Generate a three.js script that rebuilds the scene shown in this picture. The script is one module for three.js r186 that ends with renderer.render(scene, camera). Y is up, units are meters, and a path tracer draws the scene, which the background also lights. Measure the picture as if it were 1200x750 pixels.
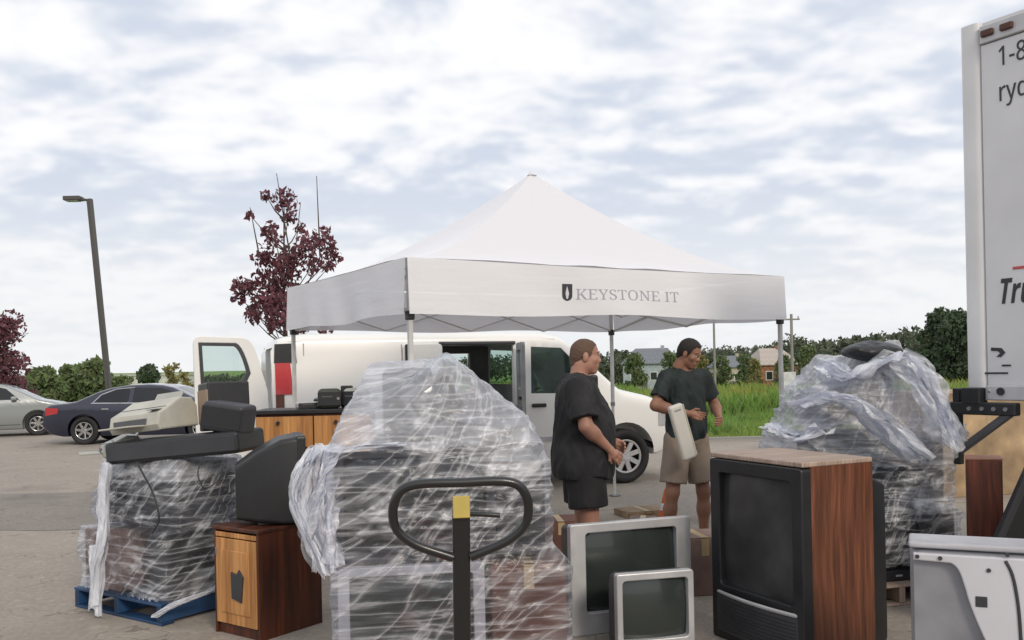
import * as THREE from 'three';
import { RoundedBoxGeometry } from 'three/addons/geometries/RoundedBoxGeometry.js';
import { TextGeometry } from 'three/addons/geometries/TextGeometry.js';
import { FontLoader } from 'three/addons/loaders/FontLoader.js';
import { ConvexHull } from 'three/addons/math/ConvexHull.js';
import { mergeGeometries, mergeVertices, toCreasedNormals } from 'three/addons/utils/BufferGeometryUtils.js';
import { Brush, Evaluator, SUBTRACTION } from 'three-bvh-csg';

/* ------------------------------------------------------------ camera, sky, sun, exposure */
const V3 = (x, y, z) => new THREE.Vector3(x, y, z);
const RAD = Math.PI / 180, FOCAL = 1070, EYE = 1.62, ROLL = 1.2 * RAD;
const scene = new THREE.Scene();
const camera = new THREE.PerspectiveCamera(2 * Math.atan(375 / FOCAL) / RAD, 1.6, 0.1, 3000);
camera.position.set(0, EYE, 0);
camera.rotation.set(0, 0, -ROLL);
camera.setViewOffset(1200, 750, 0, -56.4, 1200, 750);
scene.add(camera);

function rng(seed) { let s = seed >>> 0; return () => { s = (s + 0x6D2B79F5) >>> 0; let t = s; t = Math.imul(t ^ (t >>> 15), t | 1); t ^= t + Math.imul(t ^ (t >>> 7), t | 61); return ((t ^ (t >>> 14)) >>> 0) / 4294967296; }; }
const hash = (x, y, z) => { let h = Math.imul(x, 374761393) + Math.imul(y, 668265263) + Math.imul(z, 2147483647 ^ 40503); h = Math.imul(h ^ (h >>> 13), 1274126177); h ^= h >>> 16; return (h >>> 0) / 4294967296; };
function noise(x, y, z = 0) {   // value noise 0..1
  const xi = Math.floor(x), yi = Math.floor(y), zi = Math.floor(z);
  let fx = x - xi, fy = y - yi, fz = z - zi;
  fx = fx * fx * (3 - 2 * fx); fy = fy * fy * (3 - 2 * fy); fz = fz * fz * (3 - 2 * fz);
  const l = (a, b, t) => a + (b - a) * t;
  return l(l(l(hash(xi, yi, zi), hash(xi + 1, yi, zi), fx), l(hash(xi, yi + 1, zi), hash(xi + 1, yi + 1, zi), fx), fy),
    l(l(hash(xi, yi, zi + 1), hash(xi + 1, yi, zi + 1), fx), l(hash(xi, yi + 1, zi + 1), hash(xi + 1, yi + 1, zi + 1), fx), fy), fz);
}
function fbm(x, y, z = 0, oct = 4) { let a = 0.5, s = 0, n = 0; for (let i = 0; i < oct; i++) { s += a * noise(x, y, z); n += a; a *= 0.5; x = x * 2.03 + 17.1; y = y * 2.03 + 5.3; z = z * 2.03 + 9.7; } return s / n; }
const clamp = (v, a = 0, b = 1) => Math.min(b, Math.max(a, v)), lerp = (a, b, t) => a + (b - a) * t, sstep = (a, b, v) => { const t = clamp((v - a) / (b - a)); return t * t * (3 - 2 * t); };

{ // overcast altocumulus sky, one layer on a plane far above
  const W = 2048, H = 1024, data = new Float32Array(W * H * 4);
  for (let j = 0; j < H; j++) {
    const el = ((j + 0.5) / H - 0.5) * Math.PI, y = Math.sin(el), c = Math.cos(el);
    for (let i = 0; i < W; i++) {
      const az = ((i + 0.5) / W - 0.5) * 2 * Math.PI, x = Math.cos(az) * c, z = Math.sin(az) * c, o = (j * W + i) * 4;
      let r, g, b;
      if (y < -0.01) { r = 0.2; g = 0.2; b = 0.17; } else {
        const k = 1 / (Math.max(y, 0) + 0.17), px = x * k, pz = z * k;
        const wx = fbm(px * 2 + 3, pz * 2, 1, 3) - 0.5, wz = fbm(px * 2, pz * 2 + 9, 4, 3) - 0.5;
        const big = fbm(px * 1.1 + 4.2, pz * 1.3 + 1.7, 7, 3);
        const cell = fbm(px * 7.5 + wx * 2.4, pz * 11 + wz * 2.4, 2, 5);
        const fine = fbm(px * 22 + wx * 6, pz * 30 + wz * 6, 6, 3);
        let t = cell * 0.72 + big * 0.62 + fine * 0.24 - 0.33;
        t = sstep(0.22, 0.64, t);
        const low = sstep(0.22, 0.02, y);             // near the horizon the layer closes into even pale cream
        t = lerp(t, 0.62 + (t - 0.62) * 0.4, low);
        r = lerp(0.575, 0.88, t); g = lerp(0.63, 0.88, t); b = lerp(0.73, 0.895, t);
        r = lerp(r, 0.80, low * 0.5); g = lerp(g, 0.805, low * 0.5); b = lerp(b, 0.785, low * 0.5);
      }
      data[o] = r; data[o + 1] = g; data[o + 2] = b; data[o + 3] = 1;
    }
  }
  const sky = new THREE.DataTexture(data, W, H, THREE.RGBAFormat, THREE.FloatType);
  sky.mapping = THREE.EquirectangularReflectionMapping; sky.magFilter = sky.minFilter = THREE.LinearFilter; sky.needsUpdate = true;
  scene.background = sky; scene.environment = sky;
}
const sun = new THREE.DirectionalLight(0xfff0dc, 1.5);
sun.position.set(17, 21, 24); sun.target.position.set(0, 0, -8);
sun.castShadow = true; sun.shadow.radius = 26; sun.shadow.mapSize.set(2048, 2048);
Object.assign(sun.shadow.camera, { left: -40, right: 40, top: 40, bottom: -40, near: 1, far: 120 });
scene.add(sun, sun.target);
const renderer = new THREE.WebGLRenderer({ antialias: true });
renderer.toneMapping = THREE.LinearToneMapping; renderer.toneMappingExposure = 1.14; renderer.shadowMap.enabled = true;

/* ------------------------------------------------------------ helpers */
const gx = (px, d) => ((px - 600 - EYE * FOCAL / d * Math.sin(ROLL)) / Math.cos(ROLL)) * d / FOCAL;   // x on the ground seen at column px, d metres away
function at(px, py, d) { const u = px - 600, v = 431.4 - py; return V3((u * Math.cos(ROLL) + v * Math.sin(ROLL)) * d / FOCAL, EYE + (v * Math.cos(ROLL) - u * Math.sin(ROLL)) * d / FOCAL, -d); }
const names = new Map();
function numbered(n) { const k = names.get(n) ?? 0; names.set(n, k + 1); return k ? `${n}_${String(k).padStart(3, '0')}` : n; }
function shade(o) { o.castShadow = o.receiveShadow = true; return o; }
function part(name, geo, mat, parent) { const m = shade(new THREE.Mesh(Array.isArray(geo) ? join(geo) : geo, mat)); m.name = name; parent.add(m); return m; }
function thing(name, label, category, pos = [0, 0, 0], turn = 0, group) {
  const o = new THREE.Group(); o.name = numbered(name); o.position.set(...pos); o.rotation.y = turn; o.userData = { label, category };
  if (group) o.userData.group = group; scene.add(o); return o;
}
function single(name, geo, mat, label, category, pos = [0, 0, 0], turn = 0, group) {
  const m = shade(new THREE.Mesh(Array.isArray(geo) ? join(geo) : geo, mat)); m.name = numbered(name); m.position.set(...pos); m.rotation.y = turn;
  m.userData = { label, category }; if (group) m.userData.group = group; scene.add(m); return m;
}
function setting(name, geo, mat, kind = 'structure') { const m = shade(new THREE.Mesh(geo, mat)); m.name = numbered(name); m.userData.kind = kind; scene.add(m); return m; }
function join(list) {
  const flat = list.map((g) => { g = g.index ? g.toNonIndexed() : g; if (!g.attributes.normal) g.computeVertexNormals(); if (!g.attributes.uv) g.setAttribute('uv', new THREE.BufferAttribute(new Float32Array(g.attributes.position.count * 2), 2)); for (const k of Object.keys(g.attributes)) if (!['position', 'normal', 'uv'].includes(k)) g.deleteAttribute(k); return g; });
  return flat.length === 1 ? flat[0] : mergeGeometries(flat);
}
const box = (w, h, d, x = 0, y = 0, z = 0, r = 0.006) => uvBox(new RoundedBoxGeometry(w, h, d, 2, Math.min(r, w / 2.1, h / 2.1, d / 2.1))).translate(x, y, z);
function uvBox(g) {   // uv in metres by dominant normal
  const p = g.attributes.position, n = g.attributes.normal, uv = new Float32Array(p.count * 2);
  for (let i = 0; i < p.count; i++) {
    const ax = Math.abs(n.getX(i)), ay = Math.abs(n.getY(i)), az = Math.abs(n.getZ(i));
    if (ax >= ay && ax >= az) { uv[2 * i] = p.getZ(i); uv[2 * i + 1] = p.getY(i); } else if (ay >= az) { uv[2 * i] = p.getX(i); uv[2 * i + 1] = p.getZ(i); } else { uv[2 * i] = p.getX(i); uv[2 * i + 1] = p.getY(i); }
  }
  g.setAttribute('uv', new THREE.BufferAttribute(uv, 2)); return g;
}
function rod(a, b, r, r2 = r, seg = 8) {
  const d = V3().subVectors(b, a), g = new THREE.CylinderGeometry(r2, r, d.length(), seg, 1);
  g.applyQuaternion(new THREE.Quaternion().setFromUnitVectors(V3(0, 1, 0), d.clone().normalize()));
  return g.translate((a.x + b.x) / 2, (a.y + b.y) / 2, (a.z + b.z) / 2);
}
function bar(a, b, w, h) { const d = V3().subVectors(b, a), g = new RoundedBoxGeometry(w, d.length(), h, 1, Math.min(w, h) * 0.15); g.applyQuaternion(new THREE.Quaternion().setFromUnitVectors(V3(0, 1, 0), d.clone().normalize())); return g.translate((a.x + b.x) / 2, (a.y + b.y) / 2, (a.z + b.z) / 2); }
const tube = (pts, r, n = 40, seg = 8, closed = false) => new THREE.TubeGeometry(new THREE.CatmullRomCurve3(pts, closed, 'centripetal'), n, r, seg, closed);
function rrShape(w, h, r, x = 0, y = 0, Cls = THREE.Shape) {
  const s = new Cls(), a = x - w / 2, b = y - h / 2; r = Math.min(r, w / 2, h / 2);
  s.moveTo(a + r, b); s.lineTo(a + w - r, b); s.quadraticCurveTo(a + w, b, a + w, b + r); s.lineTo(a + w, b + h - r); s.quadraticCurveTo(a + w, b + h, a + w - r, b + h);
  s.lineTo(a + r, b + h); s.quadraticCurveTo(a, b + h, a, b + h - r); s.lineTo(a, b + r); s.quadraticCurveTo(a, b, a + r, b); return s;
}
const extrude = (shape, depth, bevel = 0.004, seg = 6) => new THREE.ExtrudeGeometry(shape, { depth: Math.max(0.001, depth - 2 * bevel), bevelEnabled: bevel > 0, bevelThickness: bevel, bevelSize: bevel, bevelOffset: -bevel, bevelSegments: 2, curveSegments: seg }).translate(0, 0, bevel);
const poly = (pts) => new THREE.Shape(pts.map(([x, y]) => new THREE.Vector2(x, y)));
function loftRings(rings, r = 0.03, n = 5) {   // rings: [z, w, h, yCentre]; a closed rounded-rectangle loft along z
  const ring = ([z, w, h, yc]) => { const out = [], q = Math.min(r, w / 2.2, h / 2.2); for (let c = 0; c < 4; c++) for (let k = 0; k <= n; k++) { const a = (c + k / n) * Math.PI / 2, sx = (c === 0 || c === 3) ? 1 : -1, sy = c < 2 ? 1 : -1; out.push(V3(sx * (w / 2 - q) + q * Math.cos(a), yc + sy * (h / 2 - q) + q * Math.sin(a), z)); } return out; };
  const R = rings.map(ring), m = R[0].length, pos = [], idx = [];
  R.forEach((q) => q.forEach((v) => pos.push(v.x, v.y, v.z)));
  for (let i = 0; i + 1 < R.length; i++) for (let k = 0; k < m; k++) { const a = i * m + k, b = i * m + (k + 1) % m; idx.push(a, a + m, b, b, a + m, b + m); }
  for (const [i, flip] of [[0, 0], [R.length - 1, 1]]) { const c = pos.length / 3; pos.push(0, rings[i][3], rings[i][0]); for (let k = 0; k < m; k++) { const a = i * m + k, b = i * m + (k + 1) % m; flip ? idx.push(c, b, a) : idx.push(c, a, b); } }
  const g = new THREE.BufferGeometry(); g.setAttribute('position', new THREE.Float32BufferAttribute(pos, 3)); g.setIndex(idx);
  if (rings[0][0] < rings[rings.length - 1][0]) { const ii = g.index.array; for (let k = 0; k < ii.length; k += 3) { const t = ii[k]; ii[k] = ii[k + 1]; ii[k + 1] = t; } }
  return uvBox(toCreasedNormals(g, 0.6));
}
function grid(nx, ny, fn, uvf) {
  const pos = [], uv = [], idx = [];
  for (let j = 0; j <= ny; j++) for (let i = 0; i <= nx; i++) { const p = fn(i / nx, j / ny); pos.push(p.x, p.y, p.z); const t = uvf ? uvf(i / nx, j / ny, p) : [i / nx, j / ny]; uv.push(t[0], t[1]); }
  for (let j = 0; j < ny; j++) for (let i = 0; i < nx; i++) { const a = j * (nx + 1) + i, b = a + 1, c = a + nx + 1, d = c + 1; idx.push(a, b, c, b, d, c); }
  const g = new THREE.BufferGeometry(); g.setAttribute('position', new THREE.Float32BufferAttribute(pos, 3)); g.setAttribute('uv', new THREE.Float32BufferAttribute(uv, 2)); g.setIndex(idx); g.computeVertexNormals(); return g;
}
function tex(w, h, fn, srgb = true, rep = 1) {
  const d = new Uint8Array(w * h * 4);
  for (let y = 0; y < h; y++) for (let x = 0; x < w; x++) { const c = fn(x / w, y / h), o = (y * w + x) * 4; d[o] = clamp(c[0]) * 255; d[o + 1] = clamp(c[1]) * 255; d[o + 2] = clamp(c[2]) * 255; d[o + 3] = 255; }
  const t = new THREE.DataTexture(d, w, h); t.wrapS = t.wrapT = THREE.RepeatWrapping; t.magFilter = THREE.LinearFilter; t.minFilter = THREE.LinearMipmapLinearFilter; t.generateMipmaps = true; if (srgb) t.colorSpace = THREE.SRGBColorSpace; t.repeat.set(rep, rep); t.needsUpdate = true; return t;
}
function tnoise(u, v, f, s, oct = 4, fy = f) {   // noise that tiles over 0..1
  let a = 0.5, sum = 0, n = 0;
  for (let o = 0; o < oct; o++) {
    const X = u * f, Y = v * fy, xi = Math.floor(X), yi = Math.floor(Y); let fx = X - xi, fy2 = Y - yi; fx = fx * fx * (3 - 2 * fx); fy2 = fy2 * fy2 * (3 - 2 * fy2);
    const h = (i, j) => hash(((i % f) + f) % f, ((j % fy) + fy) % fy, s + o * 13);
    sum += a * lerp(lerp(h(xi, yi), h(xi + 1, yi), fx), lerp(h(xi, yi + 1), h(xi + 1, yi + 1), fx), fy2); n += a; a *= 0.5; f *= 2; fy *= 2;
  } return sum / n;
}
const mottle = (amp, f = 8, s = 1) => tex(256, 256, (u, v) => { const n = 1 - amp + amp * tnoise(u, v, f, s, 5) * 1.2; return [n, n, n]; });
const M0 = mottle(0.08, 3, 13), M1 = mottle(0.22, 6, 3), M2 = mottle(0.45, 4, 8), ROUGH = tex(256, 256, (u, v) => { const n = 0.62 + 0.5 * tnoise(u, v, 7, 21, 5); return [n, n, n]; }, false);
const GRAIN = tex(256, 256, (u, v) => { const n = tnoise(u, v, 64, 31, 2); return [n, n, n]; }, false, 4);
const lin = (r, g, b) => new THREE.Color().setRGB(r, g, b);
const std = (r, g, b, rough = 0.6, o = {}) => new THREE.MeshStandardMaterial({ color: lin(r, g, b), roughness: rough, map: M1, roughnessMap: ROUGH, ...o });
const phys = (r, g, b, rough, o = {}) => new THREE.MeshPhysicalMaterial({ color: lin(r, g, b), roughness: rough, ...o });
function woodTex(cols, fx, fy, s) { return tex(512, 512, (u, v) => { const w = tnoise(u, v, 3, s, 3, 2) * 0.5, g = tnoise(u + w * 0.12, v, fx, s + 3, 4, fy), k = tnoise(u, v, fx * 3, s + 9, 2, fy * 2); const t = clamp(g * 1.5 - 0.25), q = 0.86 + 0.28 * k; return [0, 1, 2].map((i) => lerp(cols[0][i], cols[1][i], t) * q); }); }
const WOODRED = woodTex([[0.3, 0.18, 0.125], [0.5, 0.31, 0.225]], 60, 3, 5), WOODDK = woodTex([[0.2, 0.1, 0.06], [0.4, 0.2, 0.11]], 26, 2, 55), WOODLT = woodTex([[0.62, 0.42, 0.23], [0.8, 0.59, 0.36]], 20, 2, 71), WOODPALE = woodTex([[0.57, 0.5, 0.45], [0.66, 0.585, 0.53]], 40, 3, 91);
const mat = {
  black: std(0.02, 0.021, 0.024, 0.5, { bumpMap: GRAIN, bumpScale: 0.0004 }), blackGloss: phys(0.012, 0.012, 0.014, 0.22), charcoal: std(0.045, 0.047, 0.055, 0.55, { bumpMap: GRAIN, bumpScale: 0.0004 }),
  slate: std(0.1, 0.105, 0.115, 0.6), grey: std(0.3, 0.3, 0.31, 0.55), silver: std(0.56, 0.56, 0.57, 0.42, { metalness: 0.15 }), lightgrey: std(0.5, 0.5, 0.53, 0.5), midgrey: std(0.27, 0.275, 0.3, 0.55), cream: std(0.56, 0.55, 0.48, 0.55), cream2: std(0.44, 0.45, 0.41, 0.55), white: std(0.75, 0.75, 0.75, 0.5),
  glass: phys(0.02, 0.024, 0.024, 0.14, { clearcoat: 0.6, clearcoatRoughness: 0.05 }), glassGreen: phys(0.028, 0.036, 0.033, 0.2, { clearcoat: 0.5 }),
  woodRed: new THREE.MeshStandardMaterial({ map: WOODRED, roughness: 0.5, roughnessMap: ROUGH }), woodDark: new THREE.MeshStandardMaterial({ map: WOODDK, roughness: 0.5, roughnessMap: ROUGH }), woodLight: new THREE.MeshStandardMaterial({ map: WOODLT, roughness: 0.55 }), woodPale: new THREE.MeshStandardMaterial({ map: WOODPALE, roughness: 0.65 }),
  card: std(0.42, 0.29, 0.17, 0.9, { map: M2 }), cardMaroon: std(0.2, 0.085, 0.06, 0.85, { map: M2 }), cardPink: std(0.36, 0.24, 0.2, 0.9, { map: M2 }), blue: std(0.02, 0.07, 0.17, 0.6, { map: M2 }), steel: std(0.35, 0.35, 0.36, 0.4, { metalness: 0.6 }), whitePost: std(0.72, 0.72, 0.7, 0.45), rubber: std(0.018, 0.018, 0.019, 0.85), chrome: std(0.6, 0.6, 0.6, 0.2, { metalness: 0.9 }), orange: std(0.75, 0.13, 0.03, 0.6), red: phys(0.45, 0.02, 0.025, 0.25, { clearcoat: 0.7 }), yellow: std(0.62, 0.48, 0.12, 0.55), pole: std(0.09, 0.085, 0.08, 0.6),
};

/* ------------------------------------------------------------ ground, lot, field */
const slope = (x) => lerp(0.010, 0.023, sstep(-2, 6, x)) * lerp(1, 0.45, sstep(25, 70, x));
function ground(x, d) { if (d < 19) return -0.1; const s = slope(x * 60 / Math.max(d, 60)), k = Math.min(d, 190) - 19; return -0.1 - s * k + (d > 230 ? (d - 230) * 0.012 : 0) + (fbm(x * 0.12, d * 0.12, 3, 3) - 0.5) * 0.5 * sstep(20, 45, d); }
{
  const nx = 120, ny = 110, gg = grid(nx, ny, (u, v) => { const d = -40 + 760 * Math.pow(v, 2.2), x = (u - 0.5) * lerp(160, 1300, Math.pow(v, 1.6)); return V3(x, ground(x, d), -d); }, (u, v, p) => [p.x / 6, p.z / 6]);
  const GRASS = tex(512, 512, (u, v) => { const a = tnoise(u, v, 5, 3, 5), b = tnoise(u, v, 40, 9, 3); const t = clamp(a * 1.3 - 0.15); return [lerp(0.36, 0.52, t) * (0.75 + 0.45 * b), lerp(0.5, 0.6, t) * (0.75 + 0.42 * b), lerp(0.2, 0.3, t) * (0.75 + 0.45 * b)]; });
  setting('field', gg, new THREE.MeshStandardMaterial({ map: GRASS, roughness: 1, bumpMap: GRASS, bumpScale: 0.05 }));
  const ASPH = tex(1024, 1024, (u, v) => { const a = tnoise(u, v, 5, 11, 5), b = tnoise(u, v, 180, 17, 2), c = tnoise(u, v, 90, 23, 2), cr = Math.abs(tnoise(u, v, 7, 41, 5) - 0.5); const st = sstep(0.6, 0.75, tnoise(u, v, 3, 77, 4)); let n = 0.515 + 0.07 * a + 0.07 * (b - 0.5) + (c > 0.76 ? 0.04 : 0) - (cr < 0.005 ? 0.09 : 0) - 0.05 * st; return [n * 1.06, n * 1.0, n * 0.93]; });
  const lot = new THREE.Shape([[-90, -40], [90, -40], [90, 19], [2.6, 19], [2.6, 33], [-90, 33]].map(([x, y]) => new THREE.Vector2(x, y)));
  const lg = new THREE.ExtrudeGeometry(lot, { depth: 0.1, bevelEnabled: false }).rotateX(-Math.PI / 2).translate(0, -0.1, 0);
  const p = lg.attributes.position, uv = lg.attributes.uv; for (let i = 0; i < p.count; i++) uv.setXY(i, p.getX(i) / 4, p.getZ(i) / 4);
  setting('parking_lot', lg, new THREE.MeshStandardMaterial({ map: ASPH, roughness: 0.93, bumpMap: ASPH, bumpScale: 0.003 }));
  // older, darker strips of patched paving
  const patch = (name, pts, m) => { const n = 24, sh = []; pts.forEach((a, i) => { const b = pts[(i + 1) % pts.length]; for (let k = 0; k < n; k++) { const t = k / n, x = lerp(a[0], b[0], t), d = lerp(a[1], b[1], t); sh.push([x + (noise(x * 2, d * 2, 5) - 0.5) * 0.16, d + (noise(x * 2, d * 2, 9) - 0.5) * 0.16]); } }); const g = new THREE.ShapeGeometry(poly(sh)).rotateX(-Math.PI / 2).translate(0, 0.004, 0); const q = g.attributes.position, t = g.attributes.uv; for (let i = 0; i < q.count; i++) t.setXY(i, q.getX(i) / 3.7, q.getZ(i) / 3.7); return setting(name, g, m); };
  patch('paving_patch', [[-13, 10.2], [-3.4, 9.6], [-3.2, 12.6], [-14, 13.4]], new THREE.MeshStandardMaterial({ map: ASPH, color: lin(0.72, 0.73, 0.76), roughness: 0.9, bumpMap: ASPH, bumpScale: 0.003 }));
  const kerbM = std(0.36, 0.35, 0.33, 0.9, { map: M2 });
  const kerb = (x0, d0, x1, d1) => setting('kerb', bar(V3(x0, 0.01, -d0), V3(x1, 0.01, -d1), 0.16, 0.26), kerbM);
  kerb(2.8, 19, 90, 19); kerb(-90, 33, 2.5, 33);
  // parking bay lines painted on the lot
  const lineM = std(0.6, 0.59, 0.55, 0.8, { map: M2 });
  for (let i = 0; i < 4; i++) { const g = new THREE.PlaneGeometry(0.1, 5).rotateX(-Math.PI / 2).translate(-20 + i * 2.9, 0.008, -29.5); setting('bay_line', g, lineM); }
}

/* ------------------------------------------------------------ vegetation */
function leafQuads(out, c, rad, n, size, R, up = 0.3) {   // leaf-sized quads in an uneven clump
  for (let i = 0; i < n; i++) {
    const a = R() * 6.283, h = R() * 2 - 1, r = Math.pow(R(), 0.45), q = Math.sqrt(1 - h * h), p = V3(c.x + Math.cos(a) * q * r * rad.x, c.y + h * r * rad.y, c.z + Math.sin(a) * q * r * rad.z);
    const s = size * (0.6 + 0.8 * R()), u = V3(R() - 0.5, R() - 0.5 - up, R() - 0.5).normalize(), w = V3(R() - 0.5, R() - 0.5, R() - 0.5).cross(u).normalize();
    const A = p.clone().addScaledVector(u, -s), B = p.clone().addScaledVector(w, s * 0.55), C = p.clone().addScaledVector(u, s), D = p.clone().addScaledVector(w, -s * 0.55);
    for (const t of [A, B, C, A, C, D]) out.pos.push(t.x, t.y, t.z);
    const k = 0.65 + 0.7 * R(), e = R() * 0.3; for (let m = 0; m < 6; m++) out.col.push(k + e, k, k);
  }
}
function leafGeo(o) { const g = new THREE.BufferGeometry(); g.setAttribute('position', new THREE.Float32BufferAttribute(o.pos, 3)); g.setAttribute('color', new THREE.Float32BufferAttribute(o.col, 3)); g.computeVertexNormals(); return g; }
const leafMat = (r, g, b) => new THREE.MeshPhysicalMaterial({ color: lin(r, g, b), roughness: 0.95, vertexColors: true, transmission: 0.3, side: THREE.DoubleSide });
const LEAF = { maroon: leafMat(0.125, 0.045, 0.06), green: leafMat(0.10, 0.16, 0.055), dark: leafMat(0.045, 0.085, 0.038), mid: leafMat(0.045, 0.085, 0.028), lime: leafMat(0.2, 0.22, 0.07), grass: leafMat(0.16, 0.235, 0.055), far: leafMat(0.075, 0.11, 0.065) };  // far is lightened so the leaf colour carries the distance haze
const bark = std(0.09, 0.065, 0.05, 0.95);
function tree(name, label, pos, clumps, lm, size, per, seed, group, trunkR = 0.1) {   // clumps: [x,y,z,rx,ry,rz] relative to the base
  const t = thing(name, label, name.includes('bush') ? 'bush' : 'tree', pos, 0, group), R = rng(seed), o = { pos: [], col: [] }, wood = [];
  const top = Math.max(...clumps.map((c) => c[1])), trunk = [V3(0, -0.15, 0), V3(0.03, top * 0.3, 0.02), V3(-0.02, top * 0.65, -0.02), V3(0.02, top, 0)];
  for (let i = 0; i < 3; i++) wood.push(rod(trunk[i], trunk[i + 1], trunkR * (1 - i * 0.3), trunkR * (0.7 - i * 0.3) + 0.004));
  for (const [x, y, z, rx, ry, rz] of clumps) {
    leafQuads(o, V3(x, y, z), V3(rx, ry, rz), Math.round(per * (rx * ry * rz) ** 0.55 + 10), size, R);
    const y0 = clamp(y - Math.hypot(x, z) * 0.9, top * 0.12, top), b = V3(x * 0.5, (y0 + y) / 2 - 0.05, z * 0.5); wood.push(rod(V3(0, y0, 0), b, trunkR * 0.3, trunkR * 0.2, 6), rod(b, V3(x, y, z), trunkR * 0.2, trunkR * 0.08, 6));
  }
  part('trunk', wood, bark, t); part('crown', leafGeo(o), lm, t); return t;
}
function crownClumps(h0, h1, r, n, R, flat = 1) { const out = []; for (let i = 0; i < n; i++) { const t = (i + R()) / n, y = lerp(h0, h1, t), w = r * Math.sqrt(Math.max(0.08, 1 - Math.pow(2 * t - 0.85, 2) * 0.8)), a = R() * 6.283, q = w * 0.75 * Math.sqrt(R()); const s = r * (0.28 + 0.25 * R()); out.push([Math.cos(a) * q, y, Math.sin(a) * q * flat, s * 1.1, s * 0.85, s]); } return out; }
{ // young maroon maple behind the van
  const d = 16.5, base = [gx(338, d), 0, -d], cl = [[335, 236, 13], [318, 234, 6], [343, 262, 6], [300, 256, 4], [308, 272, 4], [304, 298, 12], [330, 286, 8], [335, 298, 13], [340, 322, 15], [326, 330, 9], [302, 326, 13], [291, 338, 9], [300, 352, 10], [378, 280, 13], [366, 291, 11], [384, 296, 9], [372, 312, 11], [386, 313, 6], [312, 348, 13], [332, 355, 12], [290, 362, 8], [296, 372, 8], [286, 350, 7], [313, 380, 9], [338, 378, 12], [351, 383, 8], [379, 383, 8], [325, 366, 12], [318, 308, 9], [322, 270, 7], [345, 345, 10], [318, 335, 9], [358, 300, 7], [350, 362, 9], [362, 376, 8], [300, 338, 9], [330, 250, 8], [342, 308, 9]].map(([px, py, r], i) => { const p = at(px, py, d), q = r * d / FOCAL * 1.3; return [p.x - base[0], p.y, Math.sin(i * 2.4) * 0.5, q, q * 0.95, q * 1.2]; });
  const t = tree('maple_tree', 'young maroon leaved tree with gaps in its crown rising behind the white van', base, cl, LEAF.maroon, 0.052, 1150, 11, 'maroon trees', 0.055);
  const tw = [], tip = (a, b) => { const p = at(...a, d), q = at(...b, d); tw.push(rod(V3(p.x - base[0], p.y, 0), V3(q.x - base[0], q.y, 0), 0.016, 0.006, 5)); };
  tip([340, 300], [324, 203]); tip([375, 300], [371, 206]); tip([340, 350], [352, 240]); tip([304, 300], [293, 243]); tip([338, 385], [375, 300]);
  part('twigs', tw, bark, t);
  const R = rng(77), d2 = 30; tree('maple_tree', 'dense maroon tree at the left edge behind the silver car', [gx(8, d2), 0, -d2], crownClumps(1.0, 3.6, 1.0, 26, R), LEAF.maroon, 0.085, 420, 78, 'maroon trees', 0.07);
}
{ // green bushes and small trees behind the cars on the left
  const R = rng(5);
  [[52, 56, 1.35, 1.7], [84, 60, 1.3, 1.9], [112, 57, 1.2, 2.2], [140, 62, 1.1, 1.1]].forEach(([px, d, r, h], i) => { const x = gx(px, d), y = ground(x, d); tree('bush', ['round green bush above the silver car roof', 'low green bush over the trunk of the dark blue car', 'green bush just left of the lamp post foot', 'small green bush right of the lamp post foot'][i], [x, y, -d], crownClumps(0.3, h + 0.3 - y, r, 22, R, 0.8), LEAF.green, 0.17, 330, 90 + i, 'bushes beyond the parked cars', 0.06); });
  const dt = 118, xt = gx(174, dt), yt = ground(xt, dt); tree('round_tree', 'small round dark tree above the pale flat building', [xt, yt, -dt], crownClumps(1.0 - yt, 2.6 - yt, 1.5, 20, R), LEAF.dark, 0.28, 200, 99, undefined, 0.15);
  [[204, 30, 0.42, 2.0], [216, 31.5, 0.36, 1.7]].forEach(([px, d, r, h], i) => { const x = gx(px, d), y = ground(x, d); tree('sapling_tree', ['yellow green sapling left of the open van door', 'shorter yellow green sapling half behind the open van door'][i], [x, y, -d], crownClumps(0.6, h - y, r, 12, R), LEAF.lime, 0.085, 430, 120 + i, 'saplings', 0.03); });
}
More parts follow.
